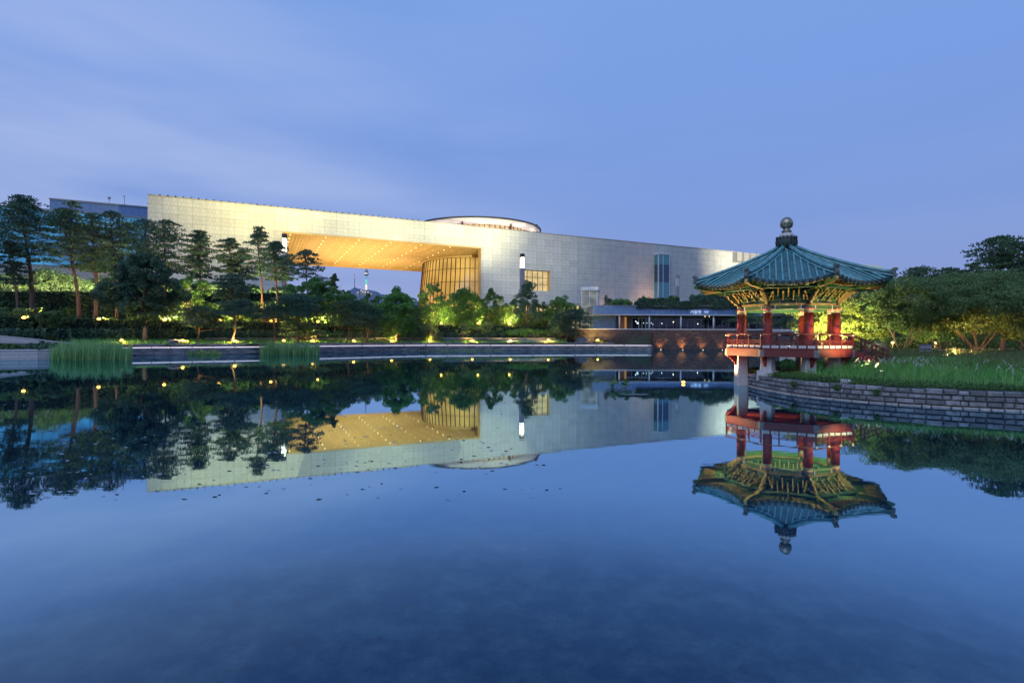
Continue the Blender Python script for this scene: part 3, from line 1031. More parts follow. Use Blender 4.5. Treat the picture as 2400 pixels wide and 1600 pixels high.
# ---------------------------------------------------------------- east wing, blue curtain wall
def upoint(px, off):
    """u along the museum line of a plane set back by off metres"""
    s = (px - 1200) / F
    nx, ny = -UX.y, UX.x
    bx, by = P0.x + nx * off, P0.y + ny * off
    u = (s * by - bx) / (UX.x - s * UX.y)
    return u, by + UX.y * u
OFF = 24.0
ua, Ya = upoint(-60, OFF); ub, Yb = upoint(115, OFF); uc, Yc_ = upoint(352, OFF)
zt = zat(115, 467, Yb); zg = zat(115, 492, Yb); zb0 = zat(115, 622, Yb)
wing = thing("office_wing", "bluish glass office wing behind the tall pines on the left", "office building", (P0.x - UX.y * OFF, P0.y + UX.x * OFF, 0), ANG)
MB().box(ua - 20, 0.1, 8, uc + 20, 30, zg).box(ub, 0.1, zg, uc + 20, 26, zt).build("wing_wall", M["fascia"], wing)
MB().box(ub - .15, -.2, zt, uc + 20, 26, zt + .5).box(ua - 20, -.25, zg - .3, uc + 20, 0.1, zg + .3).build("coping", M["steel"], wing)
MB().box(ua - 20, -.02, 8, uc + 20, 0.1, zb0 - .2).build("plinth", M["concrete"], wing)
nW = int((uc + 15 - ua) / 4.6); hz = (zg - .35 - zb0) / 5
pw = MB().box(.12, -.05, .12, 4.48, 0.08, hz - .12).mesh("pane", M["blueglass"])
for i in range(nW):
    for k in range(5): inst("pane", pw, wing, (ua + i * 4.6, 0, zb0 + k * hz))
gm = MB()
for i in range(nW + 1): gm.box(ua + i * 4.6 - .1, -.22, zb0, ua + i * 4.6 + .1, 0.09, zg - .3)
for k in range(6): gm.box(ua, -.18, zb0 + k * hz - .09, ua + nW * 4.6, 0.085, zb0 + k * hz + .09)
gm.build("glazing_grid", M["steel"], wing)
for px_, hh_, hd in ((245, 3.2, 1), (282, 5.0, 0)):
    u_, _y = upoint(px_, OFF)
    a_ = MB().tube([(u_, 6, zt), (u_, 6, zt + hh_)], .1, 5)
    if hd: a_.lathe([(.2, 0), (.55, .3), (.55, .8), (.1, 1.0)], 10, (u_, 6, zt + hh_))
    else: a_.box(u_ - .5, 5.9, zt + hh_ - .3, u_ + .2, 6.1, zt + hh_)
    a_.build("roof_mast", M["steel"], wing)

# ---------------------------------------------------------------- light towers
def light_tower(px, ytop, Y, lit, label, aims):
    z0 = gz(px, Y) - .3
    X = (px - 1200) / F * Y
    zt_ = zat(px, ytop, Y)
    t = thing("light_tower", label, "light tower", (X, Y, z0), 0.35, "square light towers in front of the museum")
    H = zt_ - z0
    w_ = .6
    MB().chbox(-w_, -w_, 0, w_, w_, H - 4.3, .05).build("shaft", M["steel"], t)
    MB().box(-w_ * .8, -w_ * .8, H - 4.28, w_ * .8, w_ * .8, H - 1.12).build("lantern", M["lampw"] if lit else M["white"], t)
    mb_ = MB().chbox(-w_, -w_, H - 1.1, w_, w_, H, .05)
    for sx in (-1, 1):
        for sy in (-1, 1): mb_.box(sx * w_ - .06, sy * w_ - .06, H - 4.3, sx * w_ + .06, sy * w_ + .06, H - 1.1)
    mb_.build("lantern_frame", M["steel"] if not lit else M["dark_metal"], t)
    for (ua_, za_, e, an_, col_) in aims:
        P_ = P0 + UX * ua_
        tgt = Vector((P_.x, P_.y, za_))
        light('SPOT', "tower_floodlight", (X, Y + 1.2, zt_ + .4), e, col_, None, 0.8, tgt, an_, 1.0)
CW = (1.0, 0.87, 0.34)
light_tower(666, 549, 132, True, "light tower glowing white at the left end of the gateway", [(u_at(560), 56, 250000, 44, CW), (u_at(820), 57, 380000, 44, (1, .92, .46)), (u_at(430), 50, 130000, 50, CW), (u_at(650), 57, 230000, 36, CW)])
light_tower(1223.5, 595, 162, True, "light tower glowing white beside the small wall window", [(u_at(1120), 56, 430000, 40, (1, .94, .54)), (u_at(960), 56, 330000, 44, (1, .93, .50)), (u_at(1230), 44, 150000, 50, (1, 1, .8))])
light_tower(1587, 645, 216, False, "unlit light tower right of the tall glass bay", [])
light_tower(1853, 690, 248, True, "light tower hidden behind the pavilion roof", [(u_at(1745), 51, 190000, 74, (1.0, .93, .66)), (u_at(1735), 54, 130000, 44, (1.0, .93, .66)), (u_at(2030), 50, 1500000, 40, (.85, 1.0, .62))])
# orange uplights at the foot of the wall left of the bay
for px_, e in ((1515, 15000), (1497, 8000), (1527, 12000), (1418, 6000), (1470, 4000)):
    P_ = P0 + UX * u_at(px_)
    light('SPOT', "wall_uplight", (P_.x + 1.0, P_.y - 2.6, 10.5), e, (1.0, 0.50, 0.20), None, 0.15, (P_.x, P_.y, 24), 64, 0.8)

# ---------------------------------------------------------------- far hill with towers
hb = MB()
HY = 2600.0
def hillz(px):
    pk = [(700, 700), (790, 690), (812, 683), (830, 673.5), (842, 676), (852, 681), (862, 679), (876, 681), (895, 690), (960, 705), (1200, 720)]
    return zat(px, float(np.interp(px, [p[0] for p in pk], [p[1] for p in pk])), HY)
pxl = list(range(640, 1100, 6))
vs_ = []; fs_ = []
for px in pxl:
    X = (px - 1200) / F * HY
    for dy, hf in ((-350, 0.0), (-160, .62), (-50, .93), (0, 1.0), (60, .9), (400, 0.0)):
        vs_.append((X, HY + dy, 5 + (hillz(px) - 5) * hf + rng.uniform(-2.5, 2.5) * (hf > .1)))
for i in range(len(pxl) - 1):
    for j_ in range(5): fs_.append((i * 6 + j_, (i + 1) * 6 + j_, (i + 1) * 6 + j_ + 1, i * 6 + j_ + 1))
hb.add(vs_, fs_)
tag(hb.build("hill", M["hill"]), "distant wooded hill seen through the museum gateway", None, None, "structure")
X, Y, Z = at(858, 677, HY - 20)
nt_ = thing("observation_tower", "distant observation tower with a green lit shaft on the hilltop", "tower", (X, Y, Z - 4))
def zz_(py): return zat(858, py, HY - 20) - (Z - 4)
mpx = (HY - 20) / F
MB().lathe([(2.6 * mpx, 0), (2.0 * mpx, zz_(667))], 12).build("base", emis("tower_base_glow", (1.0, .75, .5), .9), nt_)
MB().lathe([(1.9 * mpx, zz_(666.5)), (1.8 * mpx, zz_(655))], 12).build("lower_shaft", emis("tower_green_glow", (.12, .75, .40), .8), nt_)  # floodlight on the shaft is put in as its own glow
MB().lathe([(1.8 * mpx, zz_(655)), (1.7 * mpx, zz_(646))], 12).build("upper_shaft", emis("tower_teal_glow", (.2, .5, .6), .5), nt_)
MB().lathe([(3.4 * mpx, zz_(646)), (5.2 * mpx, zz_(643)), (5.2 * mpx, zz_(640)), (3.8 * mpx, zz_(637)), (3.8 * mpx, zz_(634.5)), (1.8 * mpx, zz_(632))], 14).build("pod", M["steel"], nt_)
MB().lathe([(4.0 * mpx, zz_(642.6)), (4.2 * mpx, zz_(640.5))], 14, (0, -5, 0)).build("pod_window", emis("pod_glow", (1.0, .85, .7), .9), nt_)
MB().lathe([(1.0 * mpx, zz_(632)), (.8 * mpx, zz_(620)), (.35 * mpx, zz_(600)), (.2 * mpx, zz_(592))], 8).build("mast", mat("mast_paint", (.30, .12, .16), (.3, .3, .34), .6, .02), nt_)
X, Y, Z = at(830.5, 672, HY - 20)
m2_ = thing("radio_mast", "thin distant radio mast left of the observation tower", "mast", (X, Y, Z - 3))
MB().lathe([(.9 * mpx, 0), (.55 * mpx, zz_(655)), (.3 * mpx, zz_(638))], 6).build("lattice", mat("radio_mast_paint", (.32, .10, .16), (.24, .2, .3), .6, .02), m2_)
for py in (667, 649, 638.5):
    MB().lathe([(1.0 * mpx, 0), (1.0 * mpx, 1.6)], 6, (0, -2, zat(830, py, HY - 20) - Z + 3)).build("beacon", emis("beacon_glow", (1.0, .25, .35), .9), m2_)
hm = [M["concrete"], emis("far_house_glow", (1.0, .72, .5), .8)]
for i, (px_, py, w_, h_) in enumerate(((838, 684, 5, 3), (846, 680, 3, 4), (850, 683, 4, 4), (855, 685, 4, 5), (862, 684, 4, 4), (868, 688, 5, 4))):
    X, Y, Z = at(px_, py, HY - 170)
    t = thing("hilltop_house", "tiny lit house on the far hill, " + ("first", "second", "third", "fourth", "fifth", "sixth")[i] + " from the left", "house", (X, Y, Z - 6), 0, "lit houses on the far hill")
    MB().box(-w_ * mpx / 2, 0, -14, w_ * mpx / 2, 12, h_ * mpx).build("wall", hm[0], t)
    wn_ = MB()
    for a in (-.3, .05, .3): wn_.box(a * w_ * mpx - 1, -.3, h_ * mpx * .4, a * w_ * mpx + 1, -.02, h_ * mpx * .8)
    wn_.build("window", hm[1], t)
# ================================================================ STONE QUAYS ROUND THE POND
def wp(px, Y, z=0.0):
    return Vector(((px - 1200) / F * Y, Y, z))

def quay(name, label, pxs, dY, z0, z1, ncourse, blen, back, mt, tread=None, zback=None, group=None, thick=.4, strip_=False):
    """stone block wall along the shore line moved dY metres inland; every block is a part"""
    pts = [wp(p, shoreY(p) + dY if callable(dY) is False else dY(p)) for p in pxs]
    t = thing(name, label, "wall", (pts[0].x, pts[0].y, 0), 0, group, "thing")
    o_ = pts[0]
    hh_ = (z1 - z0) / ncourse
    seg = []; tot = 0
    for a, b_ in zip(pts, pts[1:]):
        seg.append((tot, (b_ - a).length, a, b_)); tot += (b_ - a).length
    def pos(s):
        for s0, ln, a, b_ in seg:
            if s <= s0 + ln + 1e-6: return a + (b_ - a) * ((s - s0) / ln), (b_ - a)
        return seg[-1][3], seg[-1][3] - seg[-1][2]
    meshes = {}
    for c in range(ncourse):
        s = -rng.uniform(0, .5) * blen if c % 2 else 0.0
        while s < tot:
            ln = blen * rng.choice([.8, 1.0, 1.2])
            a = max(s, 0); b_ = min(s + ln, tot)
            if b_ - a > .15:
                pa, _ = pos(a); pb, _ = pos(b_)
                d = pb - pa
                key = (round(d.length, 1), c)
                if key not in meshes:
                    meshes[key] = MB().chbox(0.02, 0, 0.015, key[0] - .02, thick, hh_ - .015, .025).mesh("block", mt)
                inst("block", meshes[key], t, (pa.x - o_.x, pa.y - o_.y, z0 + c * hh_ + 0.0), (0, 0, math.atan2(d.y, d.x)), (d.length / key[0], 1, 1)).location.y += rng.uniform(-.015, .02)
            s += ln
    # dark joint backing behind and coping tread
    cb = MB(); ct = MB()
    for s0, ln, a, b_ in seg:
        d = (b_ - a); n_ = Vector((-d.y, d.x, 0)).normalized()
        if n_.y < 0: n_ = -n_
        p = [a + n_ * .3, b_ + n_ * .3, b_ + n_ * back, a + n_ * back]
        cb.add([(q.x - o_.x, q.y - o_.y, z0 - .4) for q in p] + [(q.x - o_.x, q.y - o_.y, z1 - .03) for q in p], [(0, 3, 2, 1), (4, 5, 6, 7), (0, 1, 5, 4), (1, 2, 6, 5), (2, 3, 7, 6), (3, 0, 4, 7)])
        p = [a - n_ * .05, b_ - n_ * .05, b_ + n_ * back, a + n_ * back]
        ct.add([(q.x - o_.x, q.y - o_.y, z1) for q in p] + [(q.x - o_.x, q.y - o_.y, z1 + .07) for q in p], [(0, 3, 2, 1), (4, 5, 6, 7), (0, 1, 5, 4), (1, 2, 6, 5), (2, 3, 7, 6), (3, 0, 4, 7)])
    cb.build("backing", M["mortar"], t)
    ct.build("coping", tread or M["tread"], t)
    if strip_:
        for s0, ln, a, b_ in seg:
            d = (b_ - a); n_ = Vector((-d.y, d.x, 0)).normalized()
            if n_.y < 0: n_ = -n_
            for f0, f1 in ((.004, .49), (.51, .996)):
                p = [a + d * f0 + n_ * .5, a + d * f1 + n_ * .5, a + d * f1 + n_ * .56, a + d * f0 + n_ * .56]
                MB().add([(q.x - o_.x, q.y - o_.y, z1 + .075) for q in p] + [(q.x - o_.x, q.y - o_.y, z1 + .21) for q in p], [(0, 3, 2, 1), (4, 5, 6, 7), (0, 1, 5, 4), (1, 2, 6, 5), (2, 3, 7, 6), (3, 0, 4, 7)]).build("light_strip", M["strip"], t)
    return t

px_main = [172, 240, 310, 400, 500, 600, 700, 800, 900, 1000, 1100, 1200, 1300, 1400, 1528]
quay("quay_wall", "long low granite quay wall with a bright top edge along the far shore", px_main, 0.0, -.3, 0.93, 3, 3.1, 1.25, M["quay"], strip_=True)
quay("upper_quay_step", "second granite step set back on top of the far quay", [310, 400, 500, 600, 700, 800, 900, 1000, 1100, 1205], 1.25, 1.05, 1.5, 1, 5.0, .6, M["quay"], M["quay"])
quay("upper_quay_step", "short granite step in front of the dark cascade wall", [1320, 1360, 1400, 1440], 1.6, 1.0, 1.5, 1, 4.0, 3.5, M["quay"], M["quay"])
quay("terrace_wall", "low pink granite wall behind the lamps on the lawn", [880, 960, 1040, 1120, 1200, 1300], 7.5, 1.6, 2.45, 2, 4.5, .8, M["quay"])
quay("terrace_wall", "long low granite wall behind the reeds and the lawn", [480, 560, 640, 720, 800, 880], 9.0, 1.5, 2.3, 1, 4.5, .8, M["quay"])
quay("curved_step", "pair of pale curved steps below the bright green mound", [1190, 1230, 1270, 1300], 3.8, 1.4, 1.85, 1, 4.0, 2.2, M["quay"])
wall_pts_later = True
# left bank: two white walls
def wall_pts(name, label, pl, ncourse, blen, mt, back=.5, z0=-.3):
    """wall through (px, Y, ztop) points, blocks as parts"""
    P_ = [wp(p[0], p[1]) for p in pl]
    o_ = P_[0]
    t = thing(name, label, "wall", (o_.x, o_.y, 0), 0, None, "thing")
    cb = MB(); ct = MB()
    for (a, b_, qa, qb) in zip(P_, P_[1:], pl, pl[1:]):
        d = b_ - a
        nb_ = max(1, int(round(d.length / blen)))
        n_ = Vector((-d.y, d.x, 0)).normalized()
        if n_.y < 0: n_ = -n_
        for c in range(ncourse):
            off = .5 if c % 2 else 0
            cuts = [0] + [(i + off) / nb_ for i in range(1 if not off else 0, nb_) if 0 < (i + off) / nb_ < 1] + [1]
            for f0, f1 in zip(cuts, cuts[1:]):
                vs_ = []
                for y_ in (0, .35):
                    for f_, e in ((f0, .012), (f1, -.012)):
                        for k, g in ((c, .012), (c + 1, -.012)):
                            zt_ = qa[2] + (qb[2] - qa[2]) * f_
                            p = a + d * f_ + d.normalized() * e + n_ * y_
                            vs_.append((p.x - o_.x, p.y - o_.y, z0 + (zt_ - z0) * k / ncourse + g))
                MB().add(vs_, [(0, 2, 3, 1), (4, 5, 7, 6), (0, 1, 5, 4), (2, 6, 7, 3), (1, 3, 7, 5), (0, 4, 6, 2)]).build("block", mt, t)
        za, zb_ = qa[2], qb[2]
        for m_, s0, s1, l0, l1 in ((cb, .04, back, -9, -.03), (ct, -.06, back, 0, .09)):
            pp = [(a + n_ * s0, za), (b_ + n_ * s0, zb_), (b_ + n_ * s1, zb_), (a + n_ * s1, za)]
            lo = [(q.x - o_.x, q.y - o_.y, (z0 if l0 == -9 else z_ + l0)) for q, z_ in pp]
            hi = [(q.x - o_.x, q.y - o_.y, z_ + l1) for q, z_ in pp]
            m_.add(lo + hi, [(0, 3, 2, 1), (4, 5, 6, 7), (0, 1, 5, 4), (1, 2, 6, 5), (2, 3, 7, 6), (3, 0, 4, 7)])
    cb.build("backing", M["mortar"], t); ct.build("coping", mt, t)
    return t
wall_pts("white_wall", "low pale granite wall in the water at the left edge, below the reeds", [(-220, 57, 1.0), (0, 59.5, 1.0), (90, 61, 1.0), (128, 62, 1.0)], 3, 2.3, M["granite"], 3.0)
wall_pts("sloping_wall", "pale wall with a sloping top behind the plants at the left edge", [(-220, 66, 3.4), (-100, 67, 3.05), (0, 68.5, 2.60), (80, 70, 2.2), (168, 72, 1.62)], 3, 3.0, M["granite"], .6, .8)

wall_pts("quay_end_wall", "short return wall closing the right end of the far quay", [(1528, 114.45, .98), (1530.5, 121.1, .98)], 3, 2.5, M["quay"], .8)

# ================================================================ HEDGES
def hedge(name, label, path, depth, z0f, z1f, mt, dens=26, size=.16, cat="hedge"):
    """path: list of (px, Y) at the front face"""
    P_ = [wp(p, Y) for p, Y in path]
    t = thing(name, label, cat, (P_[0].x, P_[0].y, 0))
    o_ = np.array(P_[0])
    C_ = []; Nn = []
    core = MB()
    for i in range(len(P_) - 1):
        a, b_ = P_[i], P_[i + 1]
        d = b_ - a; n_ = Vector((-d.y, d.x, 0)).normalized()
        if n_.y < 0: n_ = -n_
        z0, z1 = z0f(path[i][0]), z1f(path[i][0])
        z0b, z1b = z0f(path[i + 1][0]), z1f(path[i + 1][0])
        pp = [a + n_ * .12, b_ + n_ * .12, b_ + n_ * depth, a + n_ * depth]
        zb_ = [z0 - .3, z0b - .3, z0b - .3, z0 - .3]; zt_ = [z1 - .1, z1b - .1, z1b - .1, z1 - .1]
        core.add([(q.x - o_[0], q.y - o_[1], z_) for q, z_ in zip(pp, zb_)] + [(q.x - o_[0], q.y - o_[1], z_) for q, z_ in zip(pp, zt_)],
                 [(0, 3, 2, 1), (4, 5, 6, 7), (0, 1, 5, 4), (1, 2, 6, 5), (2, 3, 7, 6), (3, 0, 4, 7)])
        L_ = d.length
        n1 = int(L_ * (z1 - z0) * dens)
        f = rng.random(n1); h = rng.random(n1)
        bulge = .10 * np.sin(f * L_ * 1.3) + .08 * np.sin(f * L_ * 3.1 + h * 4)
        c = np.array(a)[None] + np.array(d)[None] * f[:, None] + np.array(n_)[None] * (rng.uniform(-.12, .15, n1) + bulge)[:, None]
        c[:, 2] = z0 + (z1 - z0 + (z1b - z1) * f) * h
        C_.append(c); Nn.append(np.tile(-np.array(n_), (n1, 1)))
        n2 = int(L_ * depth * dens * .8)
        f = rng.random(n2); g = rng.random(n2) * depth
        c = np.array(a)[None] + np.array(d)[None] * f[:, None] + np.array(n_)[None] * g[:, None]
        c[:, 2] = z1 + (z1b - z1) * f + rng.uniform(-.08, .12, n2)
        C_.append(c); Nn.append(np.tile(np.array([0, 0, 1.0]), (n2, 1)))
    c = np.concatenate(C_) - o_; nn = np.concatenate(Nn) + rng.normal(size=(len(c), 3)) * .55
    nn /= np.linalg.norm(nn, axis=1)[:, None]
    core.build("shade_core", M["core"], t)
    inst("foliage", npmesh("foliage", leaf_verts(c, nn, size * (.6 + .8 * rng.random(len(c)))), quads(len(c)), mt), t)
    return t
pl = list(range(-240, 1330, 60))
def off_path(pxs, dd): return [(p, shoreY(p) + dd) for p in pxs]
hedge("clipped_hedge", "long dark clipped hedge on the bank, below the upper row of lamps", off_path(pl, 13.0), 1.6, lambda p: 1.9, lambda p: 5.35 if p < 900 else 5.35 - (p - 900) * .0004, M["hedge"], 20, .17)
hedge("ivy_wall", "tall dark ivy covered wall behind the pine trunks on the left", off_path(list(range(-240, 781, 60)), 30.0), 1.2, lambda p: 5.5, lambda p: zat(p, 682 + (p - 0) * .008, shoreY(p) + 30), M["hedge"], 12, .24)
hedge("green_hedge", "low dark hedge in front of the glass pavilion lamps", off_path([1200, 1240, 1290, 1340], 19.0), 1.4, lambda p: 5.2, lambda p: 5.9, M["hedge"], 22, .17)

# ================================================================ DARK CASCADE WALL AND RESTAURANT
WY = 121.0
xa = (1336 - 1200) / F * WY; xb = (1990 - 1200) / F * WY
WT = 4.66
cw = thing("cascade_wall", "long dark brown stone wall rising straight from the pond", "wall", (xa, WY, 0), 0, None, "thing")
MB().box(0, .14, -.5, xb - xa, 2.2, WT - .12).build("backing", M["mortar"], cw)
MB().box(-.1, -.1, WT - .115, xb - xa, 2.2, WT + .06).build("coping", M["white"], cw)
ncol = int((xb - xa) / 1.62); rh = (WT - .12) / 5
pmw = MB().chbox(.012, 0, .012, 1.608, .14, rh - .012, .02).mesh("stone_panel", M["darkstone"])
for i in range(ncol):
    for k in range(5):
        inst("stone_panel", pmw, cw, (i * 1.62 - (0.8 if k % 2 else 0) * (1 if i else 0), rng.uniform(-.012, .012), k * rh))
rel = MB()
for c_ in range(3):
    rel.tube([(.0 + c_ * .42, 0, .0 - c_ * .22), (.16 + c_ * .42, 0, .12 - c_ * .22), (.30 + c_ * .42, 0, .02 - c_ * .22), (.5 + c_ * .42, 0, .10 - c_ * .22)], [.02, .05, .035, .015], 5)
    rel.tube([(.12 + c_ * .42, 0, .20 - c_ * .2), (.30 + c_ * .45, 0, .23 - c_ * .24), (.44 + c_ * .4, 0, .17 - c_ * .22)], [.01, .025, .01], 5)
relm = rel.mesh("wave_relief", M["relief"])
for bx_ in (1538, 1577, 1615, 1657, 1700, 1745, 1790):
    for k, (dx, py) in enumerate(((0, 777), (6.5, 783.5), (13, 792), (19, 799), (24, 806))):
        X, Y, Z = at(bx_ + dx, py, WY)
        inst("wave_relief", relm, cw, (X - xa, -.03, Z), (0, rng.uniform(-.5, .3), 0), (rng.uniform(.8, 1.4), 1, rng.uniform(.5, 1.1)))
for i, (px_, e) in enumerate(((1547, 420), (1598, 620), (1645, 380), (1690, 330), (1500, 60), (1735, 300), (1850, 200))):
    X = (px_ - 1200) / F * WY
    t = thing("underwater_uplight", "small amber uplight at the foot of the dark wall, " + ["leftmost of the bright ones", "second and brightest from the left", "third from the left", "just left of the pavilion rail", "dim one beside the quay end", "one behind the left pavilion columns", "one behind the pavilion's middle"][i], "uplight", (X, WY - .75, -.02), 0, "amber uplights along the dark wall")
    MB().lathe([(.14, -.3), (.14, .05), (.1, .09)], 10).build("body", M["dark_metal"], t)
    MB().lathe([(.0, .0), (.095, 0.0), (.08, .02), (0, .025)], 10, (0, 0, .09)).build("lens", M["lampw"], t)
    light('SPOT', "uplight_beam", (X, WY - .55, .12), e * 1.35, (1.0, .42, .12), None, .06, (X, WY - .2, 3.2), 110, 1.0)

RY = 135.0
xl = (1389 - 1200) / F * RY; xk = (1485 - 1200) / F * RY; xr = (1905 - 1200) / F * RY
rest = thing("restaurant_building", "low restaurant with metal fascia, lit sign and dark glass front above the dark wall", "restaurant", (xl, RY, 0))
FZ0, FZ1 = zat(1450, 736.5, RY), zat(1450, 716.5, RY)
nfr = 4; fh = (FZ1 - FZ0) / nfr
fpm = MB().chbox(.02, 0, .012, 1.30, .1, fh - .012, .01).mesh("fascia_panel", M["fascia"])
MB().box(0, .1, FZ0, xr - xl, 14, FZ1).build("roof_slab", M["joint"], rest)
MB().box(-.15, -.16, FZ0 - .2, xr - xl, 12, FZ0 - .003).build("soffit_trim", M["white"], rest)
npan = int((xr - xl) / 1.32)
for i in range(npan):
    xx = i * 1.32
    for k in range(nfr):
        inst("fascia_panel", fpm, rest, (xx, 0 if xx > xk - xl else -.5 + .5 * xx / (xk - xl), FZ0 + k * fh), (0, 0, 0))
MB().box(0, -.45, FZ1 + .003, xr - xl, 14, FZ1 + .12).build("roof_edge", M["steel"], rest)
# front
GY = 3.2
MB().box(.6, GY, 4.5, (1448 - 1389) / F * RY, GY + .4, FZ0 - .2).build("side_wall", M["fascia"], rest)
x_d0 = (1450 - 1389) / F * RY; x_d1 = (1488 - 1389) / F * RY
MB().box(x_d0, GY + .1, 4.5, x_d1, GY + .5, FZ0 - .2).build("dark_panel_wall", M["darkstone"], rest)
dd = MB().box((1457 - 1389) / F * RY, GY - .02, 4.5, (1474 - 1389) / F * RY, GY + .08, 8.0).build("door", M["wood"], rest)
MB().box((1470 - 1389) / F * RY, GY - .1, 4.5, (1474.5 - 1389) / F * RY, GY - .03, 7.95).build("door_leaf", emis("door_glow", (.9, .42, .14), .35, (.42, .17, .06)), dd)
xg = [1488 + i * 16.6 for i in range(24)]
for a, b_ in zip(xg, xg[1:]):
    if b_ > 1890: break
    x0 = (a - 1389) / F * RY; x1 = (b_ - 1389) / F * RY
    w_ = MB().box(x0 + .06, GY + .1, 4.6, x1 - .06, GY + .18, FZ0 - .9).build("window", M["restglass"], rest)
    MB().box(x0 - .05, GY - .02, 4.55, x0 + .05, GY + .2, FZ0 - .8).box(x0 + .05, GY, FZ0 - .9, x1 - .05, GY + .15, FZ0 - .8).build("frame", M["steel"], w_)
MB().box(x_d1, GY, FZ0 - .8, xr - xl, GY + .3, FZ0 - .21).build("header_band", M["dark_metal"], rest)
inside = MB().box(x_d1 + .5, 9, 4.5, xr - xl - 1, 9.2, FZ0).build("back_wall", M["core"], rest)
for i, px_ in enumerate((1452.5, 1523, 1597, 1674, 1755, 1835)):
    xx = (px_ - 1389) / F * RY
    MB().lathe([(.2, 4.5), (.2, FZ0 - .2)], 14, (xx, .5, 0)).build("post", M["white"], rest)
# interior lamps seen through the glass
for px_, py, s_, c_ in ((1490, 753, .22, 0), (1494, 757, .34, 0), (1508, 757, .16, 0), (1516, 757, .14, 0), (1526, 757, .16, 0), (1530, 760, .13, 0), (1551, 758, .2, 0), (1578, 754.5, .15, 1), (1595, 756, .12, 1), (1635, 759, .13, 1), (1652, 741.5, .1, 1), (1662, 741.5, .1, 1)):
    X, Y, Z = at(px_, py, RY + GY)
    MB().lathe([(0, -s_ * .6), (s_ * .5, -s_ * .4), (s_ * .65, 0), (s_ * .5, s_ * .4), (0, s_ * .6)], 10, (X - xl, GY - .05, Z)).build("wall_light", emis("cool_light", (.75, .95, 1.0), 2.2) if c_ == 0 else M["lampw"], rest)
# entrance doors
for px_ in (1503, 1511, 1519, 1527):
    x0 = (px_ - 1389) / F * RY
    MB().box(x0, GY - .2, 4.55, x0 + .07, GY - .05, 7.9).box(x0, GY - .2, 7.83, x0 + .85, GY - .05, 7.9).build("door_frame", M["white"], rest)
# sign
fo = None
def text(s_, px_, py, Y, h, mt_, parent, depth=.05, shear=0.0):
    cu = bpy.data.curves.new("sign_lettering", 'FONT')
    cu.body = s_
    cu.size = h
    cu.extrude = depth
    cu.shear = shear
    X, Yy, Z = at(px_, py, Y)
    o = bpy.data.objects.new("sign_lettering", cu)
    COL.objects.link(o)
    o.parent = parent
    o.location = (X - parent.location.x, -.18, Z - parent.location.z)
    o.rotation_euler = (PI / 2, 0, 0)
    dg = bpy.context.evaluated_depsgraph_get()
    me = bpy.data.meshes.new_from_object(o.evaluated_get(dg))
    me.materials.clear(); me.materials.append(mt_)
    o2 = inst("sign_lettering", me, parent, o.location, o.rotation_euler)
    bpy.data.objects.remove(o)
    return o2
text("\uac70\uc6b8\ubabb", 1616.5, 735, RY, 1.06, M["sign"], rest)
text("\uc2dd\ub2f9", 1648, 733.5, RY, .68, M["sign"], rest, shear=.2)
# plants in front of the restaurant and on its roof
def bush(name, label, px, py0, py1, Y, wpx, mt, per=90, n=30, size=.14, depth=None, cat="shrub", group=None, kind_='mound'):
    z0 = zat(px, py1, Y); z1 = zat(px, py0, Y); w_ = wpx / F * Y
    t = thing(name, label, cat, ((px - 1200) / F * Y, Y, z0), 0, group)
    cc = []; cr_ = []
    dp = depth or w_ * .6
    H = z1 - z0
    for i in range(n):
        a = rng.uniform(0, 2 * PI); q = math.sqrt(rng.random())
        x = math.cos(a) * q * w_ / 2 * .9; y = math.sin(a) * q * dp / 2 * .9
        top = H * math.sqrt(max(.05, 1 - q * q * .85)) if kind_ == 'mound' else H * rng.uniform(.75, 1)
        cc.append((x, y, top * rng.uniform(.35, .86))); cr_.append(max(.12, H * rng.uniform(.16, .3)))
    me = clumps_to_mesh("foliage", np.array(cc), np.array(cr_), per, size, mt)
    inst("foliage", me, t)
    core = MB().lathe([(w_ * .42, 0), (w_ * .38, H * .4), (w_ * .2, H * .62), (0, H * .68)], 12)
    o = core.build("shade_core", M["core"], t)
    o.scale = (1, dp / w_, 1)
    return t
hedge("roof_ivy", "thick ivy spilling over the restaurant roof edge", [(p, RY - .7 + .25 * math.sin(p)) for p in range(1494, 1900, 20)], 3.0, lambda p: FZ1 - .15 - .35 * abs(math.sin(p * .11)) - (.5 if 1634 < p < 1650 else 0), lambda p: FZ1 + 1.5 + .5 * math.sin(p * .05) + .25 * math.sin(p * .13), M["dark"], 34, .17, "ivy")
bush("round_shrub", "bright green rounded shrub left of the ivy on the restaurant roof", 1455, 699, 719, RY + 4, 56, M["fresh"], 80, 40, .15)
bush("roof_shrub", "dark leafy mass on the restaurant roof beside the pavilion eave", 1665, 682, 706, RY + 8, 118, M["dark"], 90, 60, .17, 5)
bush("roof_shrub", "small shrub on the restaurant roof right of the glass bay", 1578, 692, 706, RY + 8, 36, M["hedge"], 70, 24, .15)
bush("roof_shrub", "small spiky shrub before the orange light on the museum wall", 1510, 693, 706, RY + 8, 40, M["hedge"], 30, 18, .15)

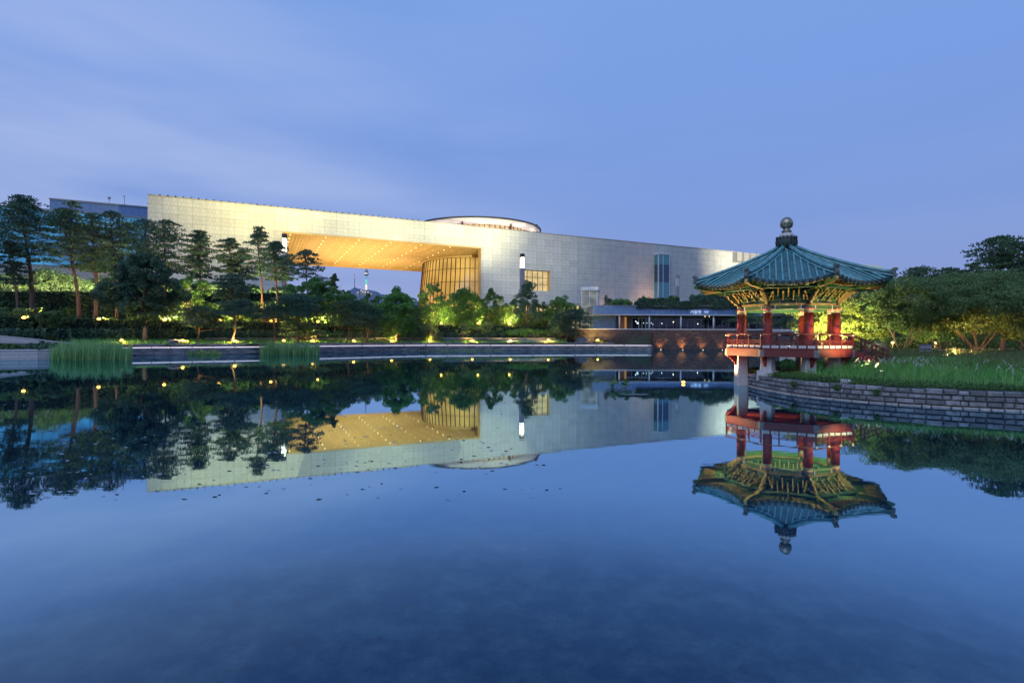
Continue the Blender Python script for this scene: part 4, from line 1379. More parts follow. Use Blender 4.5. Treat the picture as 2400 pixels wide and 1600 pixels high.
# glass lift
LY = 147.0
X, Y, Z = at(1383, 720, LY)
zL0 = gz(1383, LY)
zL1 = zat(1383, 673, LY)
wl = 19.5 / F * LY
lift = thing("glass_lift", "small glass lift tower glowing beside the restaurant roof", "lift tower", (X, LY, zL0), R(-14))
h_ = zL1 - zL0
MB().box(-wl * .92, -wl * .92, 0, wl * .92, wl * .92, .3).box(-wl * 1.05, -wl * 1.05, h_ - 1.1, wl * 1.05, wl * 1.05, h_).build("roof", M["white"], lift)
lv = [.3, h_ * .30, h_ * .54, h_ * .78, h_ - 1.1]
pn_ = 0
for k in range(4):
    for s in range(4):
        Mx = Matrix.Rotation(s * PI / 2, 4, 'Z')
        MB().box(-wl * .88, -wl * .9, lv[k] + .1, -.1, -wl * .87, lv[k + 1] - .1, 0, Mx).build("pane", M["liftglass"], lift)
        MB().box(.1, -wl * .9, lv[k] + .1, wl * .88, -wl * .87, lv[k + 1] - .1, 0, Mx).build("pane", M["liftglass"], lift)
fb = MB()
for sx in (-1, 1):
    for sy in (-1, 1): fb.box(sx * wl * .92 - .13, sy * wl * .92 - .13, .3, sx * wl * .92 + .13, sy * wl * .92 + .13, h_ - 1.1)
for s in range(4):
    Mx = Matrix.Rotation(s * PI / 2, 4, 'Z')
    fb.box(-.08, -wl * .94, .3, .08, -wl * .86, h_ - 1.1, 0, Mx)
    for k in range(1, 4): fb.box(-wl * .9, -wl * .95, lv[k] - .08, wl * .9, -wl * .85, lv[k] + .08, 0, Mx)
fb.build("frame", M["white"], lift)
MB().box(-wl * .5, -wl * .5, h_ * .55, wl * .5, wl * .5, h_ * .75).build("lift_car", M["steel"], lift)
# lit wall with columns behind the trees (garden pavilion of the museum)
gx0 = (1165 - 1200) / F * 150; gx1 = (1392 - 1200) / F * 150
gal = thing("lit_colonnade", "row of brown columns before a bright yellow wall behind the trees", "colonnade", (gx0, 150, gz(1280, 150)))
zg0 = gal.location.z
zt2 = zat(1280, 716, 150) - zg0
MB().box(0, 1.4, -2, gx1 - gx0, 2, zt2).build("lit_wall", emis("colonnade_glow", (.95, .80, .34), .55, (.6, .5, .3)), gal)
for i in range(22):
    xx = i * (gx1 - gx0) / 21
    MB().box(xx - .28, 0, -2, xx + .28, .6, zt2).build("column", M["mullion"], gal)
MB().box(-.5, -.3, zt2, gx1 - gx0 + .5, 2.4, zt2 + .6).build("roof", M["concrete"], gal)

# rock on the quay corner
def rock(name, label, px, py, Y, wpx, hpx, mt=None, z=None, seed=0):
    X = (px - 1200) / F * Y
    z0 = zat(px, py, Y) if z is None else z
    w_ = wpx / F * Y; h2 = hpx / F * Y
    t = None
    rr = np.random.default_rng(seed)
    mb_ = MB()
    n1, n2 = 11, 6
    vs_ = []
    for j_ in range(n2 + 1):
        el = j_ / n2 * PI / 2
        for i in range(n1):
            a = i / n1 * 2 * PI
            r_ = math.cos(el) ** .6 * (1 + rr.uniform(-.16, .16))
            vs_.append((w_ / 2 * r_ * math.cos(a), w_ * .35 * r_ * math.sin(a), h2 * (math.sin(el) ** .8) * (1 + rr.uniform(-.08, .08)) - .15))
    fs_ = [(j_ * n1 + i, j_ * n1 + (i + 1) % n1, (j_ + 1) * n1 + (i + 1) % n1, (j_ + 1) * n1 + i) for j_ in range(n2) for i in range(n1)]
    mb_.add(vs_, fs_)
    o = mb_.build(name, mt or M["rock"], None, (X, Y, z0))
    return tag(o, label, "rock")
rock("boulder", "large grey boulder beside the lamp on the quay corner", 1364, 806, 117.5, 36, 17, seed=3, z=1.3)
rock("boulder", "flat dark boulder on the lawn left of the brightest quay lamp", 306, 789, 84, 36, 10, seed=5, z=1.7)
rock("boulder", "brown boulder right beside the first bright lawn lamp", 408, 805, 80, 34, 12, seed=6, z=1.6)
rock("boulder", "dark pot shaped boulder under the leaning pine on the quay", 1306, 806, 116, 16, 9, seed=8, z=1.35)
MB_bench = 0

# ================================================================ LAMPS
def lampA():
    t = thing("garden_lamp", "x", "lamp")
    MB().lathe([(.05, -.6), (.045, .55)], 8).build("post", M["dark_metal"], t)
    MB().lathe([(.12, .50), (.17, .56), (.17, .60), (.11, .62)], 12).build("housing", M["dark_metal"], t)
    MB().lathe([(0, .60), (.19, .66), (.24, .80), (.17, .93), (0, .97)], 12).build("bulb", M["lamp"], t)
    return t
def lampB():
    t = thing("lawn_spotlight", "x", "lamp")
    MB().lathe([(.05, -.3), (.045, .18)], 8).build("stake", M["dark_metal"], t)
    MB().lathe([(.13, .10), (.16, .16), (.15, .22)], 12).build("housing", M["dark_metal"], t)
    MB().lathe([(0, .20), (.20, .25), (.25, .38), (.17, .50), (0, .54)], 12).build("bulb", M["lamp"], t)
    return t
la, lb = lampA(), lampB()
upper = [(73, 745, .45, "amber garden lamp above the hedge behind the small bare maples at the left edge"),
         (245, 748, .9, "amber garden lamp above the hedge between the pine trunks and the dark tree"),
         (396, 750, 1.6, "bright garden lamp above the hedge just right of the big dark tree"),
         (523, 751, 1.3, "bright garden lamp above the hedge over the staked pine"),
         (642, 752, 1.0, "garden lamp above the hedge left of the low round pine"),
         (750, 754, 1.3, "bright garden lamp above the hedge right of the low round pine"),
         (852, 755, .6, "small garden lamp among the pines right of the low round pine"),
         (1036, 758, 1.2, "bright garden lamp above the hedge right of the bright green maple"),
         (1121, 758, .5, "dim garden lamp half hidden between the two bare little trees"),
         (1194, 759, 1.0, "garden lamp left of the tall dark tree beside the green mound"),
         (1325, 761, .6, "small lamp under the leaning pine by the dark wall")]
for i, (px_, py, e, lb_) in enumerate(upper):
    Y_ = shoreY(px_) + 13.6
    z_ = zat(px_, py, Y_) - .78
    o = la if i == 0 else copy_tree(la, (0, 0, 0))
    o.location = ((px_ - 1200) / F * Y_, Y_ - 1.2, z_); o["label"] = lb_; o["group"] = "lamps above the long hedge"
    lx, ly = o.location.x, o.location.y
    light('SPOT', "lamp_light", (lx, ly + .35, z_ + .95), 3600 * e, WARM, None, .1, (lx, ly + 4, z_ + 2.6), 150, .7)
    light('SPOT', "lamp_light", (lx + .3, ly + 3.0, z_ + .8), 8000 * (.6 + .4 * e), (1.0, .80, .22), None, .15, (lx, ly + 6, z_ + 5), 130, .8)

lower = [(285, 799, .6, "lawn lamp behind the left reed bed"),
         (428, 799, 1.3, "bright lawn lamp left of the leaning pine on the quay"),
         (550, 800, 1.3, "bright lawn lamp at the foot of the staked pine"),
         (665, 799, .4, "small lawn lamp behind the second reed bed"),
         (733, 799, .7, "lawn lamp at the right end of the second reed bed"),
         (829, 799.5, 1.0, "lawn lamp left of the twisted pine on the quay"),
         (918, 800, 1.5, "bright lawn lamp beside the trunk of the bright green maple"),
         (1008, 800, 1.2, "lawn lamp under the spreading bush right of the green maple"),
         (1107, 799.5, 1.4, "bright lawn lamp between the two bare little trees"),
         (1196, 799, .9, "lawn lamp at the left end of the curved steps"),
         (1285, 798, 1.1, "lawn lamp at the right end of the curved steps"),
         (1401, 798, 1.2, "lawn lamp on the quay corner beside the large boulder")]
for i, (px_, py, e, lb_) in enumerate(lower):
    Y_ = shoreY(px_) + 3.2
    z_ = zat(px_, py, Y_) - .3
    o = lb if i == 0 else copy_tree(lb, (0, 0, 0))
    o.location = ((px_ - 1200) / F * Y_, Y_, z_); o["label"] = lb_; o["group"] = "lawn lamps along the quay"
    lx, ly = o.location.x, o.location.y
    light('SPOT', "lamp_light", (lx, ly, z_ + 1.2), 1300 * e, (1.0, .62, .16), None, .08, (lx, ly, z_ - 1), 158, .6)
    light('SPOT', "lamp_light", (lx, ly + .3, z_ + .3), 1700 * e, (1.0, .66, .18), None, .1, (lx, ly + 3, z_ + 1.6), 140, .8)
    if e > .6: bush("lawn_shrub", ["leafy tuft", "yellow lit tuft", "small shrub"][i % 3] + " at the " + lb_.replace("bright ", ""), px_ + 5, 797 + (2 if e < 1 else 0), 805, Y_ + .9, 30 + 16 * (e > 1), M["maple_lit"], 70, 16, .12, 1.4, "shrub")

# ================================================================ LAWN GRASS AND REEDS
def blades(name, pts, hts, wd, mt, lean=.25, seg=2, label=None):
    n = len(pts)
    a = rng.uniform(0, 2 * PI, n)
    side_ = np.stack([np.cos(a), np.sin(a), np.zeros(n)], 1) * wd
    la_ = rng.uniform(0, 2 * PI, n); lm = lean * rng.random(n) * hts
    lv_ = np.stack([np.cos(la_) * lm, np.sin(la_) * lm, np.zeros(n)], 1)
    up = np.zeros((n, 3)); up[:, 2] = hts
    V = np.empty((n, 6, 3))
    V[:, 0] = pts - side_; V[:, 1] = pts + side_
    V[:, 2] = pts + up * .55 + lv_ * .3 - side_ * .8; V[:, 3] = pts + up * .55 + lv_ * .3 + side_ * .8
    V[:, 4] = pts + up * .93 + lv_ - side_ * .15; V[:, 5] = pts + up * 1.0 + lv_ * 1.15 + side_ * .1
    f = np.arange(n)[:, None] * 6
    F1 = np.concatenate([f + np.array([[0, 1, 3, 2]]), f + np.array([[2, 3, 5, 4]])])
    return npmesh(name, V.reshape(-1, 3), F1, mt)

def reedbed(label, px0, px1, Ya, Yb_, n, hlo, hhi, name="reed_bed"):
    px = rng.uniform(px0, px1, n); Yv = rng.uniform(Ya, Yb_, n)
    e = np.minimum(px - px0, px1 - px) / (px1 - px0)
    pts = np.stack([(px - 1200) / F * Yv, Yv, np.full(n, -.1)], 1)
    h = (hlo + (hhi - hlo) * rng.random(n)) * (.8 + .25 * np.clip(e * 6, 0, 1)) * (1 + .14 * np.sin(px * .23) + .1 * np.sin(px * .61 + Yv)) * np.where(rng.random(n) < .15, .55, 1)
    o = inst(name, blades(name, pts, h, .03, M["reed"], .22))
    return tag(o, label, "reeds", None, "stuff")
reedbed("tall green reeds standing in the water in front of the left quay", 118, 310, 59.5, 66, 3400, 1.25, 2.25)
reedbed("second patch of green reeds in the water before the lawn lamps", 610, 748, 79.0, 84.5, 2300, 1.2, 2.1)
reedbed("thin low water grass along the quay between the reed beds", 440, 520, 77, 79, 500, .5, .9, "water_grass")
reedbed("thin low water grass along the quay under the lawn lamps", 860, 1180, 100, 108, 500, .3, .7, "water_grass")
# lawn strip
n = 42000
px = rng.uniform(170, 1330, n); dd_ = 2.0 + 11.5 * rng.random(n) ** .8
Yv = np.array([shoreY(p) for p in px]) + dd_
zv = np.array([prof(p, d) for p, d in zip(px, dd_)])
o = inst("lawn_grass", blades("lawn_grass", np.stack([(px - 1200) / F * Yv, Yv, zv - .03], 1), .16 + .35 * rng.random(n) ** 2, .035, M["grass"], .5))
tag(o, "rough grass on the lawn strip behind the quay", "grass", None, "stuff")

# low plants on the left bank
bush("fern_clump", "dark fern clump in front of the sloping pale wall", 100, 799, 823, 64.5, 84, M["dark"], 100, 40, .15, 3)
bush("leafy_clump", "low leafy plants at the left edge behind the white wall", 20, 806, 823, 63.5, 96, M["shrub"], 80, 36, .13, 3)
bush("leafy_clump", "dark purple leaved clump left of the reeds", 116, 808, 826, 64, 26, M["dark"], 60, 20, .12, 2)
bush("yellow_shrub", "small shrub lit bright yellow behind the sloping wall", 114, 786, 797, 76, 26, M["maple_lit"], 60, 16, .12, 2)
bush("green_mound", "wide bright green mound of low shrubs under the tall dark tree", 1232, 770, 789, 122, 132, M["fresh"], 150, 90, .16, 7)
bush("green_mound", "smaller green bush left of the wide green mound", 1170, 774, 792, 121, 44, M["shrub"], 90, 30, .15, 5)
# ================================================================ TREES ON THE FAR BANK
def pine(px, top, Y, wpx, c0py, label, lean=(0, 0), tops='flat', bend=.28, r0=.24, dens=1.0, npad=22, trunks=1, mt="pine", tuft=.34, zb=None, group="tall red pines on the bank", bpx=None, name="pine_tree"):
    """crown top at pixel row top, crown from c0py; wpx wide; bpx = pixel column of the foot"""
    zb = gz(px, Y) - .2 if zb is None else zb
    bpx = px if bpx is None else bpx
    H = zat(px, top, Y) - zb
    c0 = max(.6, zat(px, c0py, Y) - zb)
    w_ = wpx / F * Y
    ln = ((px - bpx) / F * Y, lean[1])
    me, br = pine_mesh(H - .3, c0, w_, tops, None, tuft, ln, dens, M[mt], npad)
    return tree(name, label, bpx, Y, me, trunk_mesh(H * .96, r0, .06, ln, bend, br, 9, M["bark"]), group, zb)

pine(52, 456, 90, 128, 600, "tallest pine at the left edge, its broad crown hiding the office wing", npad=30, r0=.42, bpx=75, dens=1.15)
pine(22, 562, 88, 78, 668, "shorter pine at the left edge in front of the tallest one", npad=18, r0=.26, bpx=40)
pine(148, 486, 92, 112, 630, "pine with a long trunk leaning left, second tall one from the left", npad=26, r0=.36, bpx=186, mt="pine2")
pine(166, 470, 118, 62, 560, "rounded treetop just behind the second tall pine", npad=14, r0=.3, mt="pine2", tops="x")
pine(218, 497, 93, 104, 640, "straight pine with a reddish trunk, third from the left", npad=26, r0=.36, bpx=222)
pine(262, 492, 96, 104, 650, "dense pine right behind the third one, with a thin trunk", npad=26, r0=.3, bpx=273)
pine(300, 520, 112, 70, 640, "dark pine crown between the office wing and the museum corner", npad=18, r0=.3)
pine(342, 512, 108, 110, 630, "broad pine in front of the museum corner", npad=28, r0=.32)
pine(388, 512, 106, 98, 640, "pine with upturned branch tips against the pale wall corner", npad=26, r0=.3, bpx=382)
pine(466, 537, 104, 78, 655, "pine against the pale wall, right of the museum corner", npad=24, r0=.26)
pine(540, 556, 106, 76, 650, "flat topped pine left of the tallest slender one", npad=20, r0=.24, bpx=545)
pine(566, 585, 110, 60, 650, "thin pine partly hidden behind the flat topped one", npad=13, r0=.2)
pine(605, 529, 100, 66, 640, "tallest slender pine before the pale wall", npad=17, r0=.24, bpx=612, dens=.85)
pine(645, 563, 99, 76, 660, "pine whose crown covers the left end of the gateway", npad=20, r0=.26, bpx=646)
pine(668, 600, 104, 56, 655, "small pine behind the one at the gateway's left end", npad=10, r0=.18)
pine(719, 583, 98, 88, 655, "isolated pine with a ragged top against the orange ceiling", npad=13, r0=.2, dens=.9)

# layered garden pines near the quay
def gpine(px, top, Y, wpx, c0py, label, **k):
    k.setdefault("tops", "x"); k.setdefault("r0", .2); k.setdefault("group", "layered garden pines near the quay"); k.setdefault("tuft", .28); k.setdefault("npad", 18)
    return pine(px, top, Y, wpx, c0py, label, **k)
gpine(545, 640, 92, 84, 700, "layered pine with a flat dark crown below the tall pines", npad=18, dens=1.2)
gpine(558, 700, 85, 104, 742, "staked pine spreading above a bright lawn lamp", npad=22, dens=1.2, bpx=538)
gpine(470, 716, 84, 110, 768, "dark spreading pine left of the staked one", npad=20, dens=1.2, bpx=458)
gpine(696, 688, 90, 110, 745, "broad layered pine left of the low round pine", npad=22, dens=1.3)
gpine(640, 712, 88, 80, 752, "low dark pine behind the second row lamp", npad=14)
gpine(705, 757, 94, 100, 790, "low round pine shaped like a cushion above the second reed bed", npad=14, dens=1.2, mt="pine2")
gpine(820, 702, 97, 120, 765, "wide pine with a twisted trunk right of the cushion pine", npad=26, dens=1.3, bpx=811, mt="pine2")
gpine(866, 716, 100, 80, 775, "small pine with a curled trunk left of the bright green maple", npad=16, bpx=856)
gpine(1352, 722, 118, 92, 790, "leaning dark pine before the left end of the dark wall", npad=26, dens=1.2, bpx=1318, mt="pine", r0=.28)
gpine(1310, 735, 119, 50, 782, "lower half of a leaning pine beside the quay corner", npad=12, bpx=1312)
gpine(350, 700, 90, 90, 770, "dark low pine right of the big round tree", npad=14)
gpine(1750, 718, 128, 90, 762, "round headed tree on the terrace seen between the two left pavilion columns", npad=18, group="terrace trees", zb=4.6, mt="pine2")
gpine(1838, 722, 127, 84, 785, "wide dark pine on the terrace seen between the middle pavilion columns", npad=20, group="terrace trees", zb=4.6)

# broadleaf crowns, a few shared shapes
def broad(px, top, bot, Y, wpx, label, mt, kind='round', tr="bark2", nclump=70, per=110, size=.17, r0=.16, stems=3, group="broadleaf trees on the far bank", zb=None, bpx=None, cat="tree", name="broadleaf_tree"):
    zb = gz(px, Y) - .15 if zb is None else zb
    bpx = px if bpx is None else bpx
    H = zat(px, top, Y) - zb; h0 = max(.3, zat(px, bot, Y) - zb); w_ = wpx / F * Y
    cr_ = crown_broad(h0 + w_ * .04, H - w_ * .08, w_ * .92, M[mt], kind, nclump, per, size)
    off = (px - bpx) / F * Y
    if abs(off) > .01:
        cr_.transform(Matrix.Translation((off, 0, 0)))
    tk = trunk_mesh(h0 + (H - h0) * .55, r0, r0 * .35, (off, 0), .05, limbs(max(h0, .5), stems + 3, w_ * .35, h0 + (H - h0) * .8), 8, M[tr])
    return tree(name, label, bpx, Y, cr_, tk, group, zb, cat)
broad(340, 588, 748, 82, 156, "big dark round tree standing left of centre among the pines", "dark", 'round', nclump=190, per=170, size=.19, r0=.38, zb=1.9)
broad(444, 642, 742, 94, 84, "pale green willow like tree right of the big dark tree", "mid", 'round', nclump=90, per=130, size=.16)
broad(740, 648, 735, 96, 118, "dense green tree right below the ragged pine", "mid", 'round', nclump=120, per=140, size=.17)
broad(784, 640, 720, 104, 52, "dark green tree with a pointed top left of the distant tower", "dark", 'cone', nclump=60, per=110)
broad(816, 680, 760, 118, 80, "green treetop just below the distant hill", "mid", 'round', nclump=60)
broad(868, 684, 765, 122, 84, "flat green treetop right below the observation tower", "mid", 'umbrella', nclump=60)
broad(930, 676, 788, 106, 120, "bright green maple with a pale trunk beside a lawn lamp", "fresh", 'round', tr="bark3", nclump=170, per=150, size=.17, r0=.2, bpx=928)
broad(1010, 662, 765, 124, 78, "green tree in front of the left edge of the gallery drum", "mid", 'round', nclump=100, per=120)
broad(1002, 757, 800, 110, 80, "low spreading bush like tree above a lawn lamp right of the maple", "maple", 'umbrella', tr="bark3", nclump=46, per=90, size=.14)
broad(1086, 674, 768, 121, 112, "wide green tree in front of the gallery drum", "fresh", 'round', nclump=150, per=140)
broad(1150, 678, 765, 124, 76, "green tree right of the gallery drum", "mid", 'round', nclump=90, per=120)
broad(1205, 700, 765, 128, 60, "lower green tree left of the tall dark one", "fresh", 'round', nclump=60)
broad(1236, 653, 757, 123, 94, "tall dark sparse tree in front of the small wall window", "dark", 'cone', nclump=110, per=70, size=.16, r0=.26)
broad(1316, 692, 765, 126, 88, "round green tree left of the glass lift", "mid", 'round', nclump=110, per=130)
broad(1268, 706, 762, 132, 50, "yellow green tree lit from below behind the tall dark one", "maple_lit", 'round', nclump=50)
broad(1085, 752, 785, 112, 46, "small bare stemmed maple, left one of the pair on the quay lawn", "maple", 'umbrella', tr="bark3", nclump=34, per=60, size=.12, r0=.07)
broad(1140, 750, 788, 112, 62, "small bare stemmed maple, right one of the pair on the quay lawn", "maple", 'umbrella', tr="bark3", nclump=40, per=60, size=.12, r0=.07)
broad(12, 716, 772, 80, 90, "small maple with bare pale stems at the left edge", "maple", 'umbrella', tr="bark3", nclump=60, per=90, size=.13, r0=.10)
broad(80, 718, 772, 79, 90, "small maple above the sloping pale wall", "maple", 'umbrella', tr="bark3", nclump=60, per=90, size=.13, r0=.08)
broad(126, 724, 772, 78, 84, "small maple with a curved stem right of the sloping wall", "maple", 'umbrella', tr="bark3", nclump=60, per=90, size=.13, r0=.08)
broad(156, 716, 752, 92, 40, "thin leafed young tree between two pine trunks", "mid", 'cone', nclump=30, per=60, size=.12, r0=.05)
for i, (px, bx) in enumerate(((1388, 6), (1415, 12), (1424, 8))):
    pine(px + (3 if i == 0 else 5), (690, 690, 697)[i], 146, 16, 716, "small narrow conifer " + ("between the glass lift and the big tree", "against the orange lit wall right of the lift", "lowest one, right of the lift")[i], tops='cone', npad=9, r0=.08, tuft=.2, group="young conifers by the lift", dens=.5, name="conifer", zb=gz(1400, 146))
# bamboo and shrubs above the ivy wall
for i, (px, top, wpx, mt_, lb_) in enumerate(((20, 640, 90, "pale", "pale bamboo clump at the left edge above the ivy wall"), (105, 628, 90, "pale", "tall pale bamboo between the first two pine trunks"), (165, 640, 80, "pale", "bamboo behind the leaning pine trunk"), (232, 650, 80, "pale", "yellowish bamboo right of the third pine trunk"), (290, 640, 70, "mid", "green shrubbery behind the big dark tree"), (400, 655, 70, "pale", "pale bushes between the big dark tree and the willow like tree"), (478, 655, 50, "pale", "narrow pale bamboo right of the willow like tree"), (512, 660, 50, "pale", "pale bamboo below the flat topped pine"), (590, 668, 60, "mid", "green shrub below the tallest slender pine"), (660, 672, 70, "pale", "light green shrub below the gateway's left end"))):
    Yv = shoreY(px) + 38
    bush("bamboo_clump", lb_, px, top, 690, Yv, wpx, M[mt_], 110, 60, .2, 4, "bamboo", "pale bamboo above the ivy wall")
    light('SPOT', "bamboo_fill_light", ((px - 1200) / F * (Yv - 5), Yv - 5, 10.8), 5200 if i == 3 else 3000, (1.0, .93, .52), None, .2, ((px - 1200) / F * Yv, Yv, 13.5), 130, .8)  # fill spots added to brighten the bamboo, no lamps stand here
# warm uplights added without lamps to brighten the trees in the middle
for px, Yv, e in ((960, 126, 1500), (1040, 128, 1500), (1110, 128, 1200), (1180, 132, 1500), (1290, 134, 1500), (870, 122, 1200), (790, 116, 1200), (1340, 128, 900), (700, 104, 800)):
    light('SPOT', "path_light", ((px - 1200) / F * Yv, Yv, gz(px, Yv) + .8), e * 3.2, (1.0, .86, .30), None, .06, ((px - 1200) / F * Yv, Yv + 2.0, gz(px, Yv) + 4), 150, .8)
# undergrowth behind the trees, dark mass that closes the view
def undergrowth(name, label, px0, px1, dd0, dd1, hpx_top, n, mt, size=.2):
    px = rng.uniform(px0, px1, n); d = rng.uniform(dd0, dd1, n)
    Yv = np.array([shoreY(p) for p in px]) + d
    zb = np.array([prof(p, q) for p, q in zip(px, d)])
    zt_ = np.array([zat(p, np.interp(p, *hpx_top), y) for p, y in zip(px, Yv)])
    c = np.stack([(px - 1200) / F * Yv, Yv, zb + (zt_ - zb) * rng.random(n) ** .8], 1)
    c += np.stack([np.sin(px * .21), np.zeros(n), np.sin(px * .33 + d) * .4], 1) * .5
    o = inst(name, npmesh(name, leaf_verts(c, rand_dirs(n, .3), size * (.6 + .8 * rng.random(n))), quads(n), mt))
    return tag(o, label, "undergrowth", None, "stuff")
undergrowth("undergrowth", "dense dark undergrowth behind the lamps and garden trees", 300, 1340, 17, 26, ([300, 500, 700, 800, 900, 1000, 1340], [715, 712, 705, 706, 712, 718, 735]), 70000, M["hedge"], .26)
undergrowth("low_undergrowth", "dark low plants between the quay lawn and the clipped hedge", -200, 1180, 9, 13.2, ([-200, 200, 600, 1180], [772, 772, 775, 782]), 30000, M["dark"], .17)
# slopes right behind the restaurant and behind the island
tree_r = []

# ================================================================ THE ISLAND BANK WITH ITS STONE WALL
BD = [(30, 14.5), (26, 17.0), (22.5, 19.2), (19.7, 20.6), (17.5, 21.75), (15.9, 23.0), (14.75, 24.4), (14.0, 26.0), (13.72, 27.8), (13.7, 29.6), (13.85, 31.4), (14.15, 32.9), (14.75, 34.2), (15.9, 35.5), (18.5, 37.6), (22.5, 41), (28, 48), (36, 60), (48, 76), (66, 96), (92, 118)]
# smooth the outline
def smooth(pts, k=3):
    P_ = [Vector((x, y, 0)) for x, y in pts]
    out = []
    for i in range(len(P_) - 1):
        p0 = P_[max(i - 1, 0)]; p1 = P_[i]; p2 = P_[i + 1]; p3 = P_[min(i + 2, len(P_) - 1)]
        for j in range(k):
            t = j / k
            out.append(.5 * ((2 * p1) + (p2 - p0) * t + (2 * p0 - 5 * p1 + 4 * p2 - p3) * t * t + (3 * p1 - p0 - 3 * p2 + p3) * t ** 3))
    out.append(P_[-1])
    return out
BS = smooth(BD, 4)
arr = np.array([[p.x, p.y] for p in BS])
def inside_dist(x, y):
    """distance to the outline for a point on the land"""
    a = arr[:-1]; b_ = arr[1:]
    ab = b_ - a; ap = np.array([x, y]) - a
    t = np.clip((ap * ab).sum(1) / (ab * ab).sum(1), 0, 1)
    return float(np.sqrt((((a + ab * t[:, None]) - [x, y]) ** 2).sum(1).min()))
def island_z(d):
    return float(np.interp(d, [0, .4, 2, 6, 14, 40], [.70, .72, .82, 1.12, 1.28, 3.2]))
def on_land(x, y):
    # even-odd test with the closed outline (closed far to the right)
    poly = np.vstack([arr, [[400, 118], [400, 14.5]]])
    x0, y0 = poly[:, 0], poly[:, 1]; x1, y1 = np.roll(x0, -1), np.roll(y0, -1)
    cr_ = ((y0 > y) != (y1 > y)) & (x < (x1 - x0) * (y - y0) / (y1 - y0 + 1e-12) + x0)
    return bool(cr_.sum() % 2)
ib = MB()
vs_ = []; rings = [0, .35, 1, 2.2, 4, 7, 12, 20, 34, 60]
nrm = []
for i in range(len(BS)):
    d = BS[min(i + 1, len(BS) - 1)] - BS[max(i - 1, 0)]
    nrm.append(Vector((-d.y, d.x, 0)).normalized() * -1)
ctr = Vector((200, 60, 0))
for i, p in enumerate(BS):
    for k, r_ in enumerate(rings):
        # move inland along the direction to a far inner point, so rings never cross
        f = (ctr - p).normalized()
        q = p + f * r_ * 1.25
        dd_ = inside_dist(q.x, q.y)
        vs_.append((q.x, q.y, island_z(dd_) if r_ < 30 else 2.6))
    vs_.append((260, 14.5 + (118 - 14.5) * i / (len(BS) - 1), 3.0))
nr = len(rings) + 1
fs_ = [(i * nr + j_, i * nr + j_ + 1, (i + 1) * nr + j_ + 1, (i + 1) * nr + j_) for i in range(len(BS) - 1) for j_ in range(nr - 1)]
ib.add(vs_, fs_)
tag(ib.build("island_ground", M["soil"]), "planted bank the pavilion stands on", None, None, "structure")

# the curved stone wall, each stone a part
sw = thing("curved_stone_wall", "curved retaining wall of rough grey stones at the water under the pavilion bank", "wall", (14, 26, 0), 0, None, "thing")
cum = [0]
for a, b_ in zip(BS, BS[1:]): cum.append(cum[-1] + (b_ - a).length)
def along(s):
    s = min(max(s, 0), cum[-1] - 1e-4)
    i = int(np.searchsorted(cum, s, side='right') - 1)
    i = min(i, len(BS) - 2)
    return BS[i] + (BS[i + 1] - BS[i]) * ((s - cum[i]) / (cum[i + 1] - cum[i]))
s_end = cum[14 * 4]
courses = [(-.22, .075, 0.10, M["foot"], .52), (.085, .30, 0, M["stone"], .44), (.305, .51, 0, M["stone"], .42), (.515, .735, 0, M["stone"], .46)]
for ci, (z0, z1, outp, mt_, ln0) in enumerate(courses):
    s = -rng.uniform(0, .3)
    while s < s_end:
        ln = ln0 * rng.uniform(.55, 1.5)
        if s > 3.5:
            pa, pb = along(s), along(s + ln)
            d = pb - pa
            n_ = Vector((d.y, -d.x, 0)).normalized()     # outward? checked below
            mid = (pa + pb) / 2
            if on_land(mid.x + n_.x * .3, mid.y + n_.y * .3): n_ = -n_
            ang = math.atan2(d.y, d.x)
            # block with irregular pillowed face
            L_ = d.length
            g = .014
            e = lambda a_: rng.uniform(-a_, a_)
            fx0, fx1 = .025 + e(.012), L_ - .025 + e(.012)
            zt_ = z1 + (rng.uniform(-.03, .02) if ci == 3 else rng.uniform(-.012, .006))
            out = outp + rng.uniform(-.012, .022)
            q = [(g, z0 + g), (L_ - g, z0 + g), (L_ - g, zt_ - g), (g, zt_ - g)]
            fi = [(g + .045 + e(.02), z0 + .045 + e(.012)), (L_ - .05 + e(.02), z0 + .045 + e(.012)), (L_ - .05 + e(.02), zt_ - .045 + e(.012)), (g + .045 + e(.02), zt_ - .045 + e(.012))]
            u_ = d.normalized()
            def W(x_, z_, o_): 
                p = pa + u_ * x_ + n_ * o_
                return (p.x - 14, p.y - 26, z_)
            vv = [W(x_, z_, out) for x_, z_ in q] + [W(x_, z_, out + .05) for x_, z_ in fi] + [W(x_, z_, -.28) for x_, z_ in q]
            fl = [(4, 5, 6, 7), (0, 1, 5, 4), (1, 2, 6, 5), (2, 3, 7, 6), (3, 0, 4, 7), (0, 8, 9, 1), (1, 9, 10, 2), (2, 10, 11, 3), (3, 11, 8, 0)]
            MB().add(vv, fl).build("stone", mt_, sw)
        s += ln
bk = MB()
bv = []
kk = [i for i in range(0, 14 * 4 + 1)]
for i in kk:
    p = BS[i]; d = BS[min(i + 1, len(BS) - 1)] - BS[max(i - 1, 0)]
    n_ = Vector((d.y, -d.x, 0)).normalized()
    if on_land(p.x + n_.x * .3, p.y + n_.y * .3): n_ = -n_
    bv += [(p.x - n_.x * .03 - 14, p.y - n_.y * .03 - 26, -.4), (p.x - n_.x * .03 - 14, p.y - n_.y * .03 - 26, .69), (p.x - n_.x * .4 - 14, p.y - n_.y * .4 - 26, .70)]
bk.add(bv, [(i * 3 + j_, i * 3 + 3 + j_, i * 3 + 4 + j_, i * 3 + 1 + j_) for i in range(len(kk) - 1) for j_ in range(2)])
bk.build("backing", M["mortar"], sw)
X, Y, Z = at(1961, 891, 25.2)
